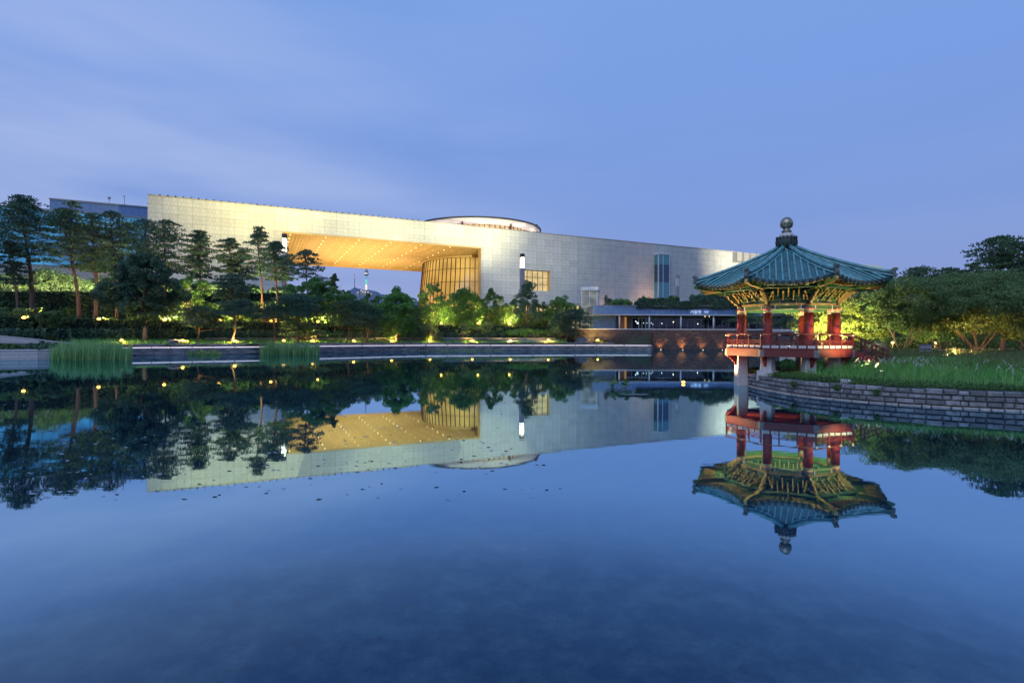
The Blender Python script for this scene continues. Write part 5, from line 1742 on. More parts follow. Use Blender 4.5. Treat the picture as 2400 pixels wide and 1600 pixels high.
cbk = MB().chbox(-.2, 0, 0, .2, .2, .22, .02).build("kerb_block", M["white"], None, (X, 24.55, .68), (0, 0, R(-38)))
tag(cbk, "small pale rectangular block standing on top of the curved stone wall", "block")

# grass on the bank
def land_points(n, d0, d1, pxr=(1790, 2480), ymax=60, power=1.0):
    out = []
    while len(out) < n:
        s = rng.uniform(0, s_end); p = along(s)
        i = min(int(np.searchsorted(cum, s) - 1), len(BS) - 2); d = BS[i + 1] - BS[i]
        n_ = Vector((d.y, -d.x, 0)).normalized()
        if not on_land(p.x + n_.x * .3, p.y + n_.y * .3): n_ = -n_
        dist = d0 + (d1 - d0) * rng.random() ** power
        q = p + n_ * dist
        px = 1200 + F * q.x / max(q.y, 1)
        if pxr[0] < px < pxr[1] and q.y < ymax and on_land(q.x, q.y):
            out.append((q.x, q.y, island_z(min(dist, inside_dist(q.x, q.y)))))
    return np.array(out)
def keep(pts):
    """keep the ground right under the pavilion open"""
    d = np.hypot(pts[:, 0] - 16.13, pts[:, 1] - 31.53)
    e_ = np.hypot(pts[:, 0] - 18.2, pts[:, 1] - 26.4)
    return pts[((d > 2.9) | (rng.random(len(pts)) < .12)) & (e_ > .7)]
g1 = keep(land_points(15000, .9, 11, power=.9, pxr=(1830, 2480)))
o = inst("tall_grass", blades("tall_grass", g1 - [0, 0, .03], (.34 + .36 * rng.random(len(g1))) * np.clip((g1[:, 0] - 13.5) / 2.5, .45, 1), .011, M["grass"], .6))
tag(o, "tall green grass on the bank above the curved stone wall", "grass", None, "stuff")
g2 = keep(land_points(26000, 6, 26, power=.9, ymax=52, pxr=(1850, 2480)))
o = inst("meadow_grass", blades("meadow_grass", g2 - [0, 0, .03], (.30 + .38 * rng.random(len(g2))) * np.interp(g2[:, 1], [30, 36, 44], [1, 1.25, 1.7]), .018, M["grass2"], .6))
tag(o, "longer yellowish grass around the floodlight under the maples", "grass", None, "stuff")
g3 = land_points(15000, .22, 1.8, pxr=(1745, 2480))
nn3 = rand_dirs(len(g3), 1.4)
c3 = g3 + np.stack([np.zeros(len(g3)), np.zeros(len(g3)), .02 + .16 * rng.random(len(g3))], 1)
cover = npmesh("ground_cover", leaf_verts(c3, nn3, .028 + .025 * rng.random(len(g3)), .7), quads(len(g3)), M["shrub"])
o = inst("ground_cover", cover); tag(o, "low leafy ground cover along the top of the curved wall", "ground cover", None, "stuff")
# pale plumes
g4 = land_points(110, 2.2, 6.5, pxr=(1990, 2440))
pmb = MB()
for x, y, z in g4:
    a = rng.uniform(0, 2 * PI); h_ = rng.uniform(.62, .82); lx, ly = .16 * math.cos(a), .16 * math.sin(a)
    pmb.tube([(x, y, z + h_ - .22), (x + lx * .5, y + ly * .5, z + h_ - .08), (x + lx, y + ly, z + h_)], [.006, .014, .004], 4)
o = pmb.build("grass_plumes", M["plume"]); tag(o, "thin white plumes standing above the tall grass", "grass plumes", None, "stuff")
# tufts hanging from the wall joints
for i, (px, py) in enumerate(((1860, 899), (1962, 908), (2056, 916))):
    bush("wall_weed", "small green weed growing out of the stone wall, " + ("left one", "middle one", "right one")[i], px, py - 5, py + 6, (26.2, 24.0, 22.7)[i] - .12, 9, M["shrub"], 30, 10, .035, .12, "weed")
bush("clipped_shrub", "low clipped shrub seen under the pavilion floor", 1848, 842, 868, 37.5, 84, M["hedge"], 160, 60, .06, 2, "shrub")
bush("clipped_shrub", "brightly lit shrub seen between the rear piers", 1912, 842, 866, 37.5, 46, M["maple_lit"], 130, 36, .06, 2, "shrub")

# trees on the right bank
def rtree(px, bpx, top, bot, Y, wpx, label, mt, kind, nclump, per, size, stems=4, r0=.11, tr="bark3", zb=None, name="maple_tree"):
    if size < .12: size *= .62; per = int(per * 1.9)
    X = (bpx - 1200) / F * Y
    zb = island_z(inside_dist(X, Y)) - .1 if zb is None else zb
    H = zat(px, top, Y) - zb; h0 = max(.8, zat(px, bot, Y) - zb); w_ = wpx / F * Y
    off = (px - bpx) / F * Y
    me = crown_broad(h0, H - .15, w_ * .95, M[mt], kind, nclump, per, size, .55 if size < .12 else .75)
    me.transform(Matrix.Translation((off, 0, 0)))
    tm = MB()
    for k in range(stems):
        a = k * 2 * PI / stems + rng.uniform(-.4, .4)
        ex = off * .8 + w_ * .30 * math.cos(a); ey = w_ * .22 * math.sin(a); ez = h0 + (H - h0) * rng.uniform(.3, .6)
        wob = rng.uniform(-.2, .2)
        tm.tube([(0.05 * math.cos(a), .05 * math.sin(a), -.2), (.22 * math.cos(a) + wob * .4, .2 * math.sin(a), h0 * .35), (ex * .34 + wob, ey * .34, h0 * .75), (ex * .65 - wob * .5, ey * .6, h0 + (ez - h0) * .35), (ex, ey, ez)], [r0 * 1.1, r0 * .85, r0 * .7, r0 * .5, r0 * .2], 7)
        tm.tube([(ex * .5, ey * .5, h0 * .95), (ex * .6 + .5, ey * .9, h0 + .6), (ex * .7 + 1.1, ey * 1.3, ez)], [r0 * .4, r0 * .3, r0 * .12], 5)
    return tree(name, label, bpx, Y, me, tm.mesh("trunk", M[tr]), "trees on the pavilion bank", zb)
rtree(1965, 1938, 690, 792, 47, 215, "spreading maple lit bright yellow right behind the pavilion", "maple_lit", 'umbrella', 210, 130, .115, 4, .10)
rtree(2130, 2112, 655, 770, 44, 260, "broad maple with pale slender stems behind the notice board", "maple", 'umbrella', 300, 140, .105, 4, .09)
rtree(2285, 2290, 645, 772, 43, 290, "broad maple with several orange lit stems right of the floodlight", "maple", 'umbrella', 330, 140, .105, 6, .10)
rtree(2400, 2420, 660, 790, 41, 180, "dark maple crown at the right edge", "maple", 'umbrella', 180, 120, .11, 3, .1)
rtree(2200, 2208, 705, 790, 54, 170, "maple with a dark trunk behind the small path light", "mid", 'umbrella', 120, 110, .13, 3, .13, "bark2")
rtree(2060, 2172, 648, 730, 60, 90, "dark tree top showing above the maple right of the pavilion eave", "dark", 'round', 60, 110, .15, 3, .3, "bark2")
def rpine(px, bpx, top, c0, Y, wpx, label, npad, dens=1.2, tuft=.22, mt="pine2", tops="x"):
    X = (bpx - 1200) / F * Y
    return pine(px, top, Y, wpx, c0, label, npad=npad, dens=dens, tuft=tuft, r0=.24, bpx=bpx, zb=1.6, group="pines behind the maples on the right", mt=mt, tops=tops)
rpine(2345, 2350, 548, 700, 55, 130, "tall thick pine rising at the right edge of the picture", 34, 1.5)
rpine(2410, 2420, 566, 700, 52, 90, "bright green pine cut by the right edge of the picture", 22, 1.4)
rpine(2150, 2168, 622, 690, 62, 110, "row pine with upright shoots above the maples, left one", 18, 1.2)
rpine(2225, 2230, 624, 690, 62, 90, "row pine with upright shoots above the maples, right one", 16, 1.2)
rpine(2280, 2285, 612, 690, 60, 60, "small pine joining the row to the tall thick pine", 12, 1.2)
# dark backdrop trees behind the maples
for i, (px, top, wpx, Y, lb_) in enumerate(((2040, 745, 130, 74, "dark bushy tree behind the rock mound right of the pavilion"), (2150, 735, 130, 76, "dark bushy tree behind the notice board"), (2260, 735, 150, 72, "dark bushy tree behind the orange lit stems"), (2370, 730, 150, 70, "dark bushy tree at the right edge under the maple"), (1950, 750, 90, 92, "dark tree far behind the yellow lit maple"))):
    rtree(px, px, top, 800, Y, wpx, lb_, "dark", 'mound', 110, 110, .19, 2, .16, "bark2", 2.0 if Y < 90 else 1.5, "bushy_tree")

# dark planting closing the view under the maples
n = 26000
px = rng.uniform(1990, 2500, n); Yv = rng.uniform(58, 70, n)
zz_l = np.array([2.0 + .02 * (y - 50) for y in Yv])
c = np.stack([(px - 1200) / F * Yv, Yv, zz_l - .6 + (1.9 + .6 * np.sin(px * .05)) * rng.random(n)], 1)
o = inst("bank_undergrowth", npmesh("bank_undergrowth", leaf_verts(c, rand_dirs(n, .3), .14 * (.6 + .8 * rng.random(n))), quads(n), M["hedge"]))
tag(o, "dark green planting under and behind the maples on the right", "undergrowth", None, "stuff")
# rock mound, notice board, floodlight, path lights, rope fence
rock("rock_mound", "low reddish rock mound right of the pavilion stairs", 2058, 812, 52, 44, 15, seed=11, z=1.9)
def z_land(px, Y):
    X = (px - 1200) / F * Y
    return island_z(inside_dist(X, Y))
BY = 41.0
bx0, bx1 = (2154 - 1200) / F * BY, (2186 - 1200) / F * BY
bt = thing("notice_board", "back of a grey notice board on two legs in the long grass", "notice board", ((bx0 + bx1) / 2, BY, z_land(2170, BY) - .1), R(4))
zb_ = bt.location.z
hb_, ht_ = zat(2170, 828, BY) - zb_, zat(2170, 807, BY) - zb_
hw = (bx1 - bx0) / 2
MB().chbox(-hw, 0, hb_, hw, .05, ht_, .008).build("board", mat("board_back", (.17, .155, .18), (.13, .12, .14), .7), bt)
MB().box(-hw * .8, -.035, hb_ + .16, hw * .75, -.002, hb_ + .20).box(-hw * .8, -.035, ht_ - .24, hw * .75, -.002, ht_ - .20).box(hw * .68, -.05, hb_ + .14, hw * .75, -.036, ht_ - .14).build("batten", M["white"], bt)
MB().box(-hw - .05, -.06, hb_ - .05, hw + .05, .1, hb_ - .003).build("shelf", M["steel"], bt)
for s in (-1, 1): MB().box(s * hw * .72 - .03, -.0, -.2, s * hw * .72 + .03, .045, hb_ - .052).build("leg", M["greymetal"], bt)
FY = 38.5
X, Y, Z = at(2215, 833, FY)
ft = thing("floodlight", "glowing amber floodlight on a short post in the grass under the maples", "floodlight", (X, Y, z_land(2215, FY) - .1), R(10))
zz = Z - ft.location.z
MB().lathe([(.04, 0), (.035, zz - .1)], 8).build("post", M["dark_metal"], ft)
MB().chbox(-.22, -.07, zz - .14, .22, .12, zz + .14, .02).build("housing", M["dark_metal"], ft)
MB().box(-.18, -.085, zz - .11, .18, -.071, zz + .11).build("lens", emis("flood_lens", (1.0, .70, .30), 30), ft)
light('SPOT', "flood_light", (X + .1, Y - .3, Z + .3), 1100, (1.0, .66, .24), None, .1, (X + .5, Y - 1.4, Z - 1.2), 100, .9)
light('SPOT', "flood_beam", (X + 1.6, Y + 1.0, Z + .1), 3600, (1.0, .58, .2), None, .1, (37.2, 43.0, Z + 1.8), 92, .9)
for i, (px, py, Y_, lb_) in enumerate(((2092, 803, 56, "tiny path light right of the rock mound"), (2191, 804, 56, "tiny path light right of the dark trunk"))):
    X, Y, Z = at(px, py, Y_)
    t = thing("path_light", lb_, "lamp", (X, Y, z_land(px, Y_)), 0, "path lights behind the maples")
    zz = Z - t.location.z
    MB().lathe([(.04, 0), (.035, zz - .08)], 8).build("post", M["dark_metal"], t)
    MB().lathe([(0, -.09), (.11, -.05), (.12, .05), (0, .1)], 10, (0, 0, zz)).build("bulb", emis("path_bulb", (1.0, .55, .18), 10), t)
    light('POINT', "lamp_light", (X, Y - .3, Z + .2), 400, (1.0, .55, .16), None, .1)
fn = thing("rope_fence", "low wooden posts with two ropes running right behind the floodlight", "fence", ((2180 - 1200) / F * 42, 42, 1.3))
fp = []
for px, Y_ in ((2180, 42), (2238, 41), (2300, 43), (2393, 40)):
    X = (px - 1200) / F * Y_; z_ = z_land(px, Y_)
    fp.append((X - fn.location.x, Y_ - 42, z_ - 1.3))
    MB().lathe([(.05, -.2), (.045, .98), (.0, 1.0)], 8, fp[-1]).build("post", M["bark"], fn)
for h_ in (.5, .86):
    rp = MB()
    pts = []
    for a, b_ in zip(fp, fp[1:]):
        for j_ in range(6):
            t_ = j_ / 6
            pts.append((a[0] + (b_[0] - a[0]) * t_, a[1] + (b_[1] - a[1]) * t_, a[2] + (b_[2] - a[2]) * t_ + h_ - .12 * math.sin(PI * t_)))
    rp.tube(pts, .012, 5)
    rp.build("rope", M["plume"], fn)
# hidden flood that lights the yellow maple, and lights in the pavilion
fl2 = thing("ground_floodlight", "floodlight in the bushes lighting the yellow maple behind the pavilion", "floodlight", ((1903 - 1200) / F * 42.5, 42.5, 1.3), 0)
MB().chbox(-.2, -.12, .1, .2, .12, .38, .02).lathe([(.05, -.2), (.05, .12)], 8).build("housing", M["dark_metal"], fl2)
MB().box(-.17, .121, .14, .17, .135, .35).build("lens", emis("flood_lens2", (1.0, .9, .55), 20), fl2)
fx, fy = fl2.location.x, fl2.location.y
light('SPOT', "flood_beam", (fx, fy + .3, 1.8), 17000, (1.0, .86, .34), None, .1, (fx + 2.6, 47, 5.2), 110, .9)
light('SPOT', "flood_spill", (fx + 2.0, fy + .2, 2.0), 6000, (1.0, .86, .34), None, .2, (fx + 3.5, fy + 3, 5), 140, .8)
# ================================================================ THE PAVILION
PC = Vector((16.13, 31.53, 0)); TH = -.438
RP, RR, RCO = 3.53, 5.40, 2.60
A0 = TH + PI + PI / 8
pav = thing("octagonal_pavilion", "red and green octagonal pavilion with blue green tiled roof on stone piers", "pavilion", (PC.x, PC.y, 0))
def cor(k, r, z=0.0): return Vector((r * math.cos(A0 + k * PI / 4), r * math.sin(A0 + k * PI / 4), z))
C8 = math.cos(PI / 8); T8 = math.tan(PI / 8)
def face_M(k):
    """local frame of side k (between corner k and k+1): x along the side, y outward, z up"""
    n_ = A0 + (k + .5) * PI / 4
    return Matrix.Rotation(n_ - PI / 2, 4, 'Z')
ZB0, ZB1 = 1.77, 2.17
# piers
for k in range(8):
    p = cor(k, RCO)
    wx, wy = PC.x + p.x, PC.y + p.y
    land = on_land(wx, wy)
    zg_ = island_z(inside_dist(wx, wy)) - .3 if land and k != 0 else -.6
    M_ = Matrix.Translation((p.x, p.y, 0)) @ Matrix.Rotation(A0 + k * PI / 4, 4, 'Z')
    mb = MB()
    top, bot = .27, .335
    z_lo = zg_ if k != 1 else .99
    b_ = bot if k in (0,) else .32
    vs_ = []
    c_ = .03
    for (h_, z_) in ((b_, z_lo), (top, ZB0)):
        vs_ += [(-h_, -h_ + c_, z_), (-h_ + c_, -h_, z_), (h_ - c_, -h_, z_), (h_, -h_ + c_, z_), (h_, h_ - c_, z_), (h_ - c_, h_, z_), (-h_ + c_, h_, z_), (-h_, h_ - c_, z_)]
    mb.add([M_ @ Vector(v) for v in vs_], [tuple(range(7, -1, -1)), tuple(range(8, 16))] + [(i, (i + 1) % 8, 8 + (i + 1) % 8, 8 + i) for i in range(8)])
    if k == 1: mb.box(-.42, -.42, .45, .42, .42, .985, 0, M_)
    mb.build("pier", M["granite"], pav)
    # carved red corbel under the beam corner
    cp = MB()
    Mc = Matrix.Rotation(A0 + k * PI / 4, 4, 'Z')
    cp.prism([(RCO + .26, ZB0), (RP - .12, ZB0), (RP - .18, ZB0 - .10), (RP - .28, ZB0 - .12), (RP - .30, ZB0 - .22), (RP - .40, ZB0 - .25), (RP - .42, ZB0 - .36), (RP - .52, ZB0 - .40), (RP - .56, ZB0 - .54), (RCO + .28, ZB0 - .58)], .13, Mc)
    cp.build("corbel", M["red"], pav)
# floor beams, deck
for k in range(8):
    Mf = face_M(k); ap = RP * C8; hl = RP * math.sin(PI / 8)
    MB().box(-hl + .13, ap - .22, ZB0, hl - .13, ap, ZB1, 0, Mf).build("floor_beam", M["redbeam"], pav)
    MB().box(-hl + .10, ap - .20, ZB1 + .002, hl - .10, ap + .02, ZB1 + .04, 0, Mf).build("sill_rail", M["redrail"], pav)
for k in range(8):
    p = cor(k, RP)
    for s, kk_ in ((1, k), (-1, k - 1)):
        Mf = face_M(kk_); hl = RP * math.sin(PI / 8); ap = RP * C8
        x0 = -hl if s > 0 else hl - .17
        MB().box(x0, ap - .2, ZB0 - .008, x0 + .17, ap + .008, ZB1 - .004, 0, Mf).build("corner_plate", M["greymetal"], pav)
dk = MB().lathe([(0, 2.06), (RP - .05, 2.06), (RP - .05, 2.165), (0, 2.165)], 8, ph=A0, smooth=False)
dk.build("deck", M["redbeam"], pav)
uj = MB()
for i in range(-3, 4): uj.box(-2.7 if abs(i) < 3 else -1.6, i * .8 - .07, 1.84, 2.7 if abs(i) < 3 else 1.6, i * .8 + .07, 2.05, 0, Matrix.Rotation(TH, 4, 'Z'))
uj.build("floor_joists", M["red"], pav)
# columns
CT = 4.60
for k in range(8):
    p = cor(k, RCO)
    cm = MB().lathe([(.28, 2.17), (.28, 2.24), (.235, 2.30), (.235, 3.2), (.222, 4.20)], 24, (p.x, p.y, 0))
    c_ = cm.build("column", M["red"], pav)
    MB().lathe([(.228, 4.20), (.23, 4.235)], 24, (p.x, p.y, 0)).lathe([(.228, 4.275), (.23, 4.29)], 24, (p.x, p.y, 0)).build("gilt_ring", M["cream"], c_)
    MB().lathe([(.229, 4.236), (.229, 4.274)], 24, (p.x, p.y, 0)).build("green_ring", M["green"], c_)
    MB().lathe([(.226, 4.291), (.226, 4.50)], 24, (p.x, p.y, 0)).build("pink_band", M["pink"], c_)
    hs_ = MB()
    for i in range(8):
        a = i * PI / 4 + .2
        Mh = Matrix.Translation((p.x, p.y, 4.395)) @ Matrix.Rotation(a, 4, 'Z') @ Matrix.Translation((0, -.229, 0))
        hs_.prism([(0, -.05), (.045, 0), (.04, .04), (.012, .035), (0, .02), (-.012, .035), (-.04, .04), (-.045, 0)], .008, Mh)
    hs_.build("heart_ornament", M["red"], c_)
    MB().lathe([(.232, 4.50), (.236, 4.56)], 24, (p.x, p.y, 0)).build("green_top_band", M["dgreen"], c_)
    MB().lathe([(.236, 4.561), (.238, 4.60)], 24, (p.x, p.y, 0)).build("gilt_top_band", M["ochre"], c_)
    MB().box(-.11, -.11, 4.6, .11, .11, 5.05, 0, Matrix.Translation((p.x, p.y, 0)) @ Matrix.Rotation(A0 + k * PI / 4, 4, 'Z')).build("column_head", M["red"], c_)

# beams between the columns with painted bands
hlc = RCO * math.sin(PI / 8); apc = RCO * C8
for k in range(8):
    Mf = face_M(k)
    bm = MB().box(-hlc + .2, apc - .09, 4.36, hlc - .2, apc + .09, 4.60, 0, Mf).build("tie_beam", M["green"], pav)
    MB().box(-hlc + .2, apc + .0905, 4.57, hlc - .2, apc + .105, 4.60, 0, Mf).box(-hlc + .2, apc + .0905, 4.36, hlc - .2, apc + .105, 4.385, 0, Mf).build("gilt_edge", M["ochre"], bm)
    for s in (-1, 1):
        for j_, (x_, w_, mt_) in enumerate(((.60, .05, "whitep"), (.54, .04, "bluep"), (.66, .05, "dgreen"), (.47, .03, "orange"))):
            x = s * (hlc - (1 - x_) * .9)
            MB().box(x - w_ / 2, apc + .0905, 4.388, x + w_ / 2, apc + .099, 4.568, 0, Mf).build("painted_band", M[mt_], bm)
    # second beam plate and panel above
    MB().box(-hlc + .12, apc - .14, 4.63, hlc - .12, apc + .14, 4.70, 0, Mf).build("plate_beam", M["ochre"], pav)
    pb_ = MB().box(-hlc + .1, apc - .05, 4.702, hlc - .1, apc + .05, 4.95, 0, Mf).build("frieze_beam", M["green"], pav)
    for s in (-1, 1):
        MB().box(s * .40 - .025, apc + .051, 4.71, s * .40 + .025, apc + .062, 4.94, 0, Mf).build("painted_band", M["whitep"], pb_)
        MB().box(s * .33 - .018, apc + .051, 4.71, s * .33 + .018, apc + .062, 4.94, 0, Mf).build("painted_band", M["bluep"], pb_)
        MB().prism([(s * .44, 4.71), (s * .62, 4.825), (s * .44, 4.94), (s * .50, 4.825)], .02, Mf @ Matrix.Translation((0, apc + .056, 0))).build("painted_band", M["ochre"], pb_)
    MB().box(-hlc + .1, apc + .0505, 4.90, hlc - .1, apc + .066, 4.925, 0, Mf).box(-hlc + .1, apc + .0505, 4.72, hlc - .1, apc + .066, 4.74, 0, Mf).build("gilt_edge", M["ochre"], pb_)
    # cap wall with medallions between the brackets
    cw_ = MB().box(-hlc + .05, apc - .03, 4.952, hlc - .05, apc + .03, 5.42, 0, Mf).build("bracket_wall", M["dgreen"], pav)
    for x in (-.62, -.2, .2, .62):
        Mm = Mf @ Matrix.Translation((x, apc + .03, 5.22)) @ Matrix.Rotation(-PI / 2, 4, 'X')
        MB().lathe([(0, .0), (.10, 0.0), (.10, .02), (.07, .03)], 12, M=Mm).build("medallion", M["ochre"], cw_)
        MB().lathe([(.0, .03), (.055, .031), (.03, .04), (0, .042)], 10, M=Mm).build("medallion_boss", M["orange"], cw_)
    for x in (-.80, -.41, 0, .41, .80):
        MB().box(x - .03, apc + .031, 4.96, x + .03, apc + .06, 5.41, 0, Mf).build("frieze_post", M["red"], cw_)
    for z_ in (5.07, 5.34):
        MB().box(-hlc + .05, apc + .031, z_, hlc - .05, apc + .075, z_ + .03, 0, Mf).build("gilt_edge", M["cream"], cw_)

# bracket sets: curved arms with pale rims, in tiers; at every column and twice between columns
def arm_poly(L_, h_):
    """boat shaped arm"""
    return [(-L_, .55 * h_), (-L_ * .98, h_), (L_ * .98, h_), (L_, .55 * h_), (L_ * .8, .22 * h_), (L_ * .5, 0), (-L_ * .5, 0), (-L_ * .8, .22 * h_)]
def tongue_poly(L_, h_):
    """projecting arm with an upswept tip"""
    return [(-.12, 0), (L_ * .45, 0), (L_ * .62, .03), (L_ * .80, .16 * h_), (L_ * 1.0, .50 * h_), (L_ * 1.16, 1.18 * h_), (L_ * 1.04, 1.10 * h_), (L_ * .94, .82 * h_), (L_ * .82, .78 * h_), (L_ * .72, h_), (-.12, h_)]
def swirl_poly(L_, h_):
    """downswept cloud shaped arm below"""
    return [(0, 0), (.18 * L_, .05 * h_), (.30 * L_, .32 * h_), (.46 * L_, .30 * h_), (.52 * L_, .58 * h_), (.70 * L_, .60 * h_), (.78 * L_, .88 * h_), (L_, h_), (.9 * L_, 1.18 * h_), (.5 * L_, 1.05 * h_), (0, 1.05 * h_)]
def bracket_mesh(big):
    mb_ = MB()
    G, O_, D_ = 0, 1, 2
    base = 4.72 if big else 4.96
    # bearing block
    mb_.box(-.14, -.14, base, .14, .14, base + .10, D_)
    nt3 = 3
    for t_ in range(nt3):
        z_ = base + .10 + t_ * .17
        y_out = .14 + t_ * .24
        # lateral arms at each step out
        for s in range(t_ + 1):
            yy = s * .24
            Ma = Matrix.Translation((0, yy, z_))
            mb_.prism(arm_poly(.26 + .10 * (t_ - s), .13), .075, Ma, G, O_)
            for xx in (-.22 - .10 * (t_ - s), 0, .22 + .10 * (t_ - s)):
                mb_.box(xx - .05, yy - .055, z_ + .132, xx + .05, yy + .055, z_ + .168, D_)
        # projecting arm
        Mp = Matrix.Translation((0, 0, z_)) @ Matrix.Rotation(PI / 2, 4, 'Z')
        mb_.prism(tongue_poly(y_out + .26, .14), .075, Mp, G, O_)
        if big:
            for sgn in (-1, 1):
                Md = Matrix.Translation((0, 0, z_)) @ Matrix.Rotation(PI / 2 + sgn * R(38), 4, 'Z')
                mb_.prism(tongue_poly(y_out + .16, .12), .06, Md, G, O_)
    if big:
        Ms = Matrix.Translation((0, .1, 4.62)) @ Matrix.Rotation(PI / 2, 4, 'Z')
        mb_.prism(swirl_poly(.85, .62), .09, Ms, O_, O_)
        for sgn in (-1, 1):
            Ms = Matrix.Translation((sgn * .16, .02, 4.64)) @ Matrix.Rotation(0 if sgn > 0 else PI, 4, 'Z') @ Matrix.Rotation(sgn * R(-22), 4, 'Z')
            mb_.prism(swirl_poly(.62, .42), .06, Ms, G, O_)
    return mb_.mesh("bracket", [M["green"], M["ochre"], M["dgreen"]])
bbig, bsm = bracket_mesh(True), bracket_mesh(False)
for k in range(8):
    p = cor(k, RCO)
    inst("corner_bracket", bbig, pav, (p.x, p.y, 0), (0, 0, A0 + k * PI / 4 - PI / 2))
    n_ = A0 + (k + .5) * PI / 4
    for x in (-.32, .32) if False else (0,):
        q = Matrix.Rotation(n_ - PI / 2, 4, 'Z') @ Vector((x, apc, 0))
        inst("bracket", bsm, pav, (q.x, q.y, 0), (0, 0, n_ - PI / 2))
    for s in (-1, 1):
        q = Matrix.Rotation(n_ - PI / 2, 4, 'Z') @ Vector((s * .5, apc, 0))
        inst("bracket", bsm, pav, (q.x, q.y, 0), (0, 0, n_ - PI / 2), (.72, .9, 1))
        for xx in (.25, .74):
            q = Matrix.Rotation(n_ - PI / 2, 4, 'Z') @ Vector((s * xx, apc, 0))
            inst("bracket", bsm, pav, (q.x, q.y, 0), (0, 0, n_ - PI / 2), (.85, .62, .96))
    # cloud panel under the frieze (flower board)
    Mf = face_M(k)
    fb_ = MB().prism([(-.34, 4.98), (-.26, 5.06), (-.2, 5.02), (-.12, 5.12), (0, 5.20), (.12, 5.12), (.2, 5.02), (.26, 5.06), (.34, 4.98)], .03, Mf @ Matrix.Translation((0, apc + .16, 0)), 0, 1)
    fb_.build("flower_board", [M["dgreen"], M["cream"]], pav)
# purlin rings
for (r_, z_, s_, mt_) in ((RCO + .02, 5.50, .10, "green"), (RCO + .62, 5.56, .08, "green"), (RCO + 1.0, 5.52, .07, "dgreen")):
    for k in range(8):
        Mf = face_M(k); a_ = r_ * C8; h_ = r_ * math.sin(PI / 8)
        MB().tube([(-h_ - .04, a_, z_), (h_ + .04, a_, z_)], s_, 10, M=Mf).build("purlin", M[mt_], pav)

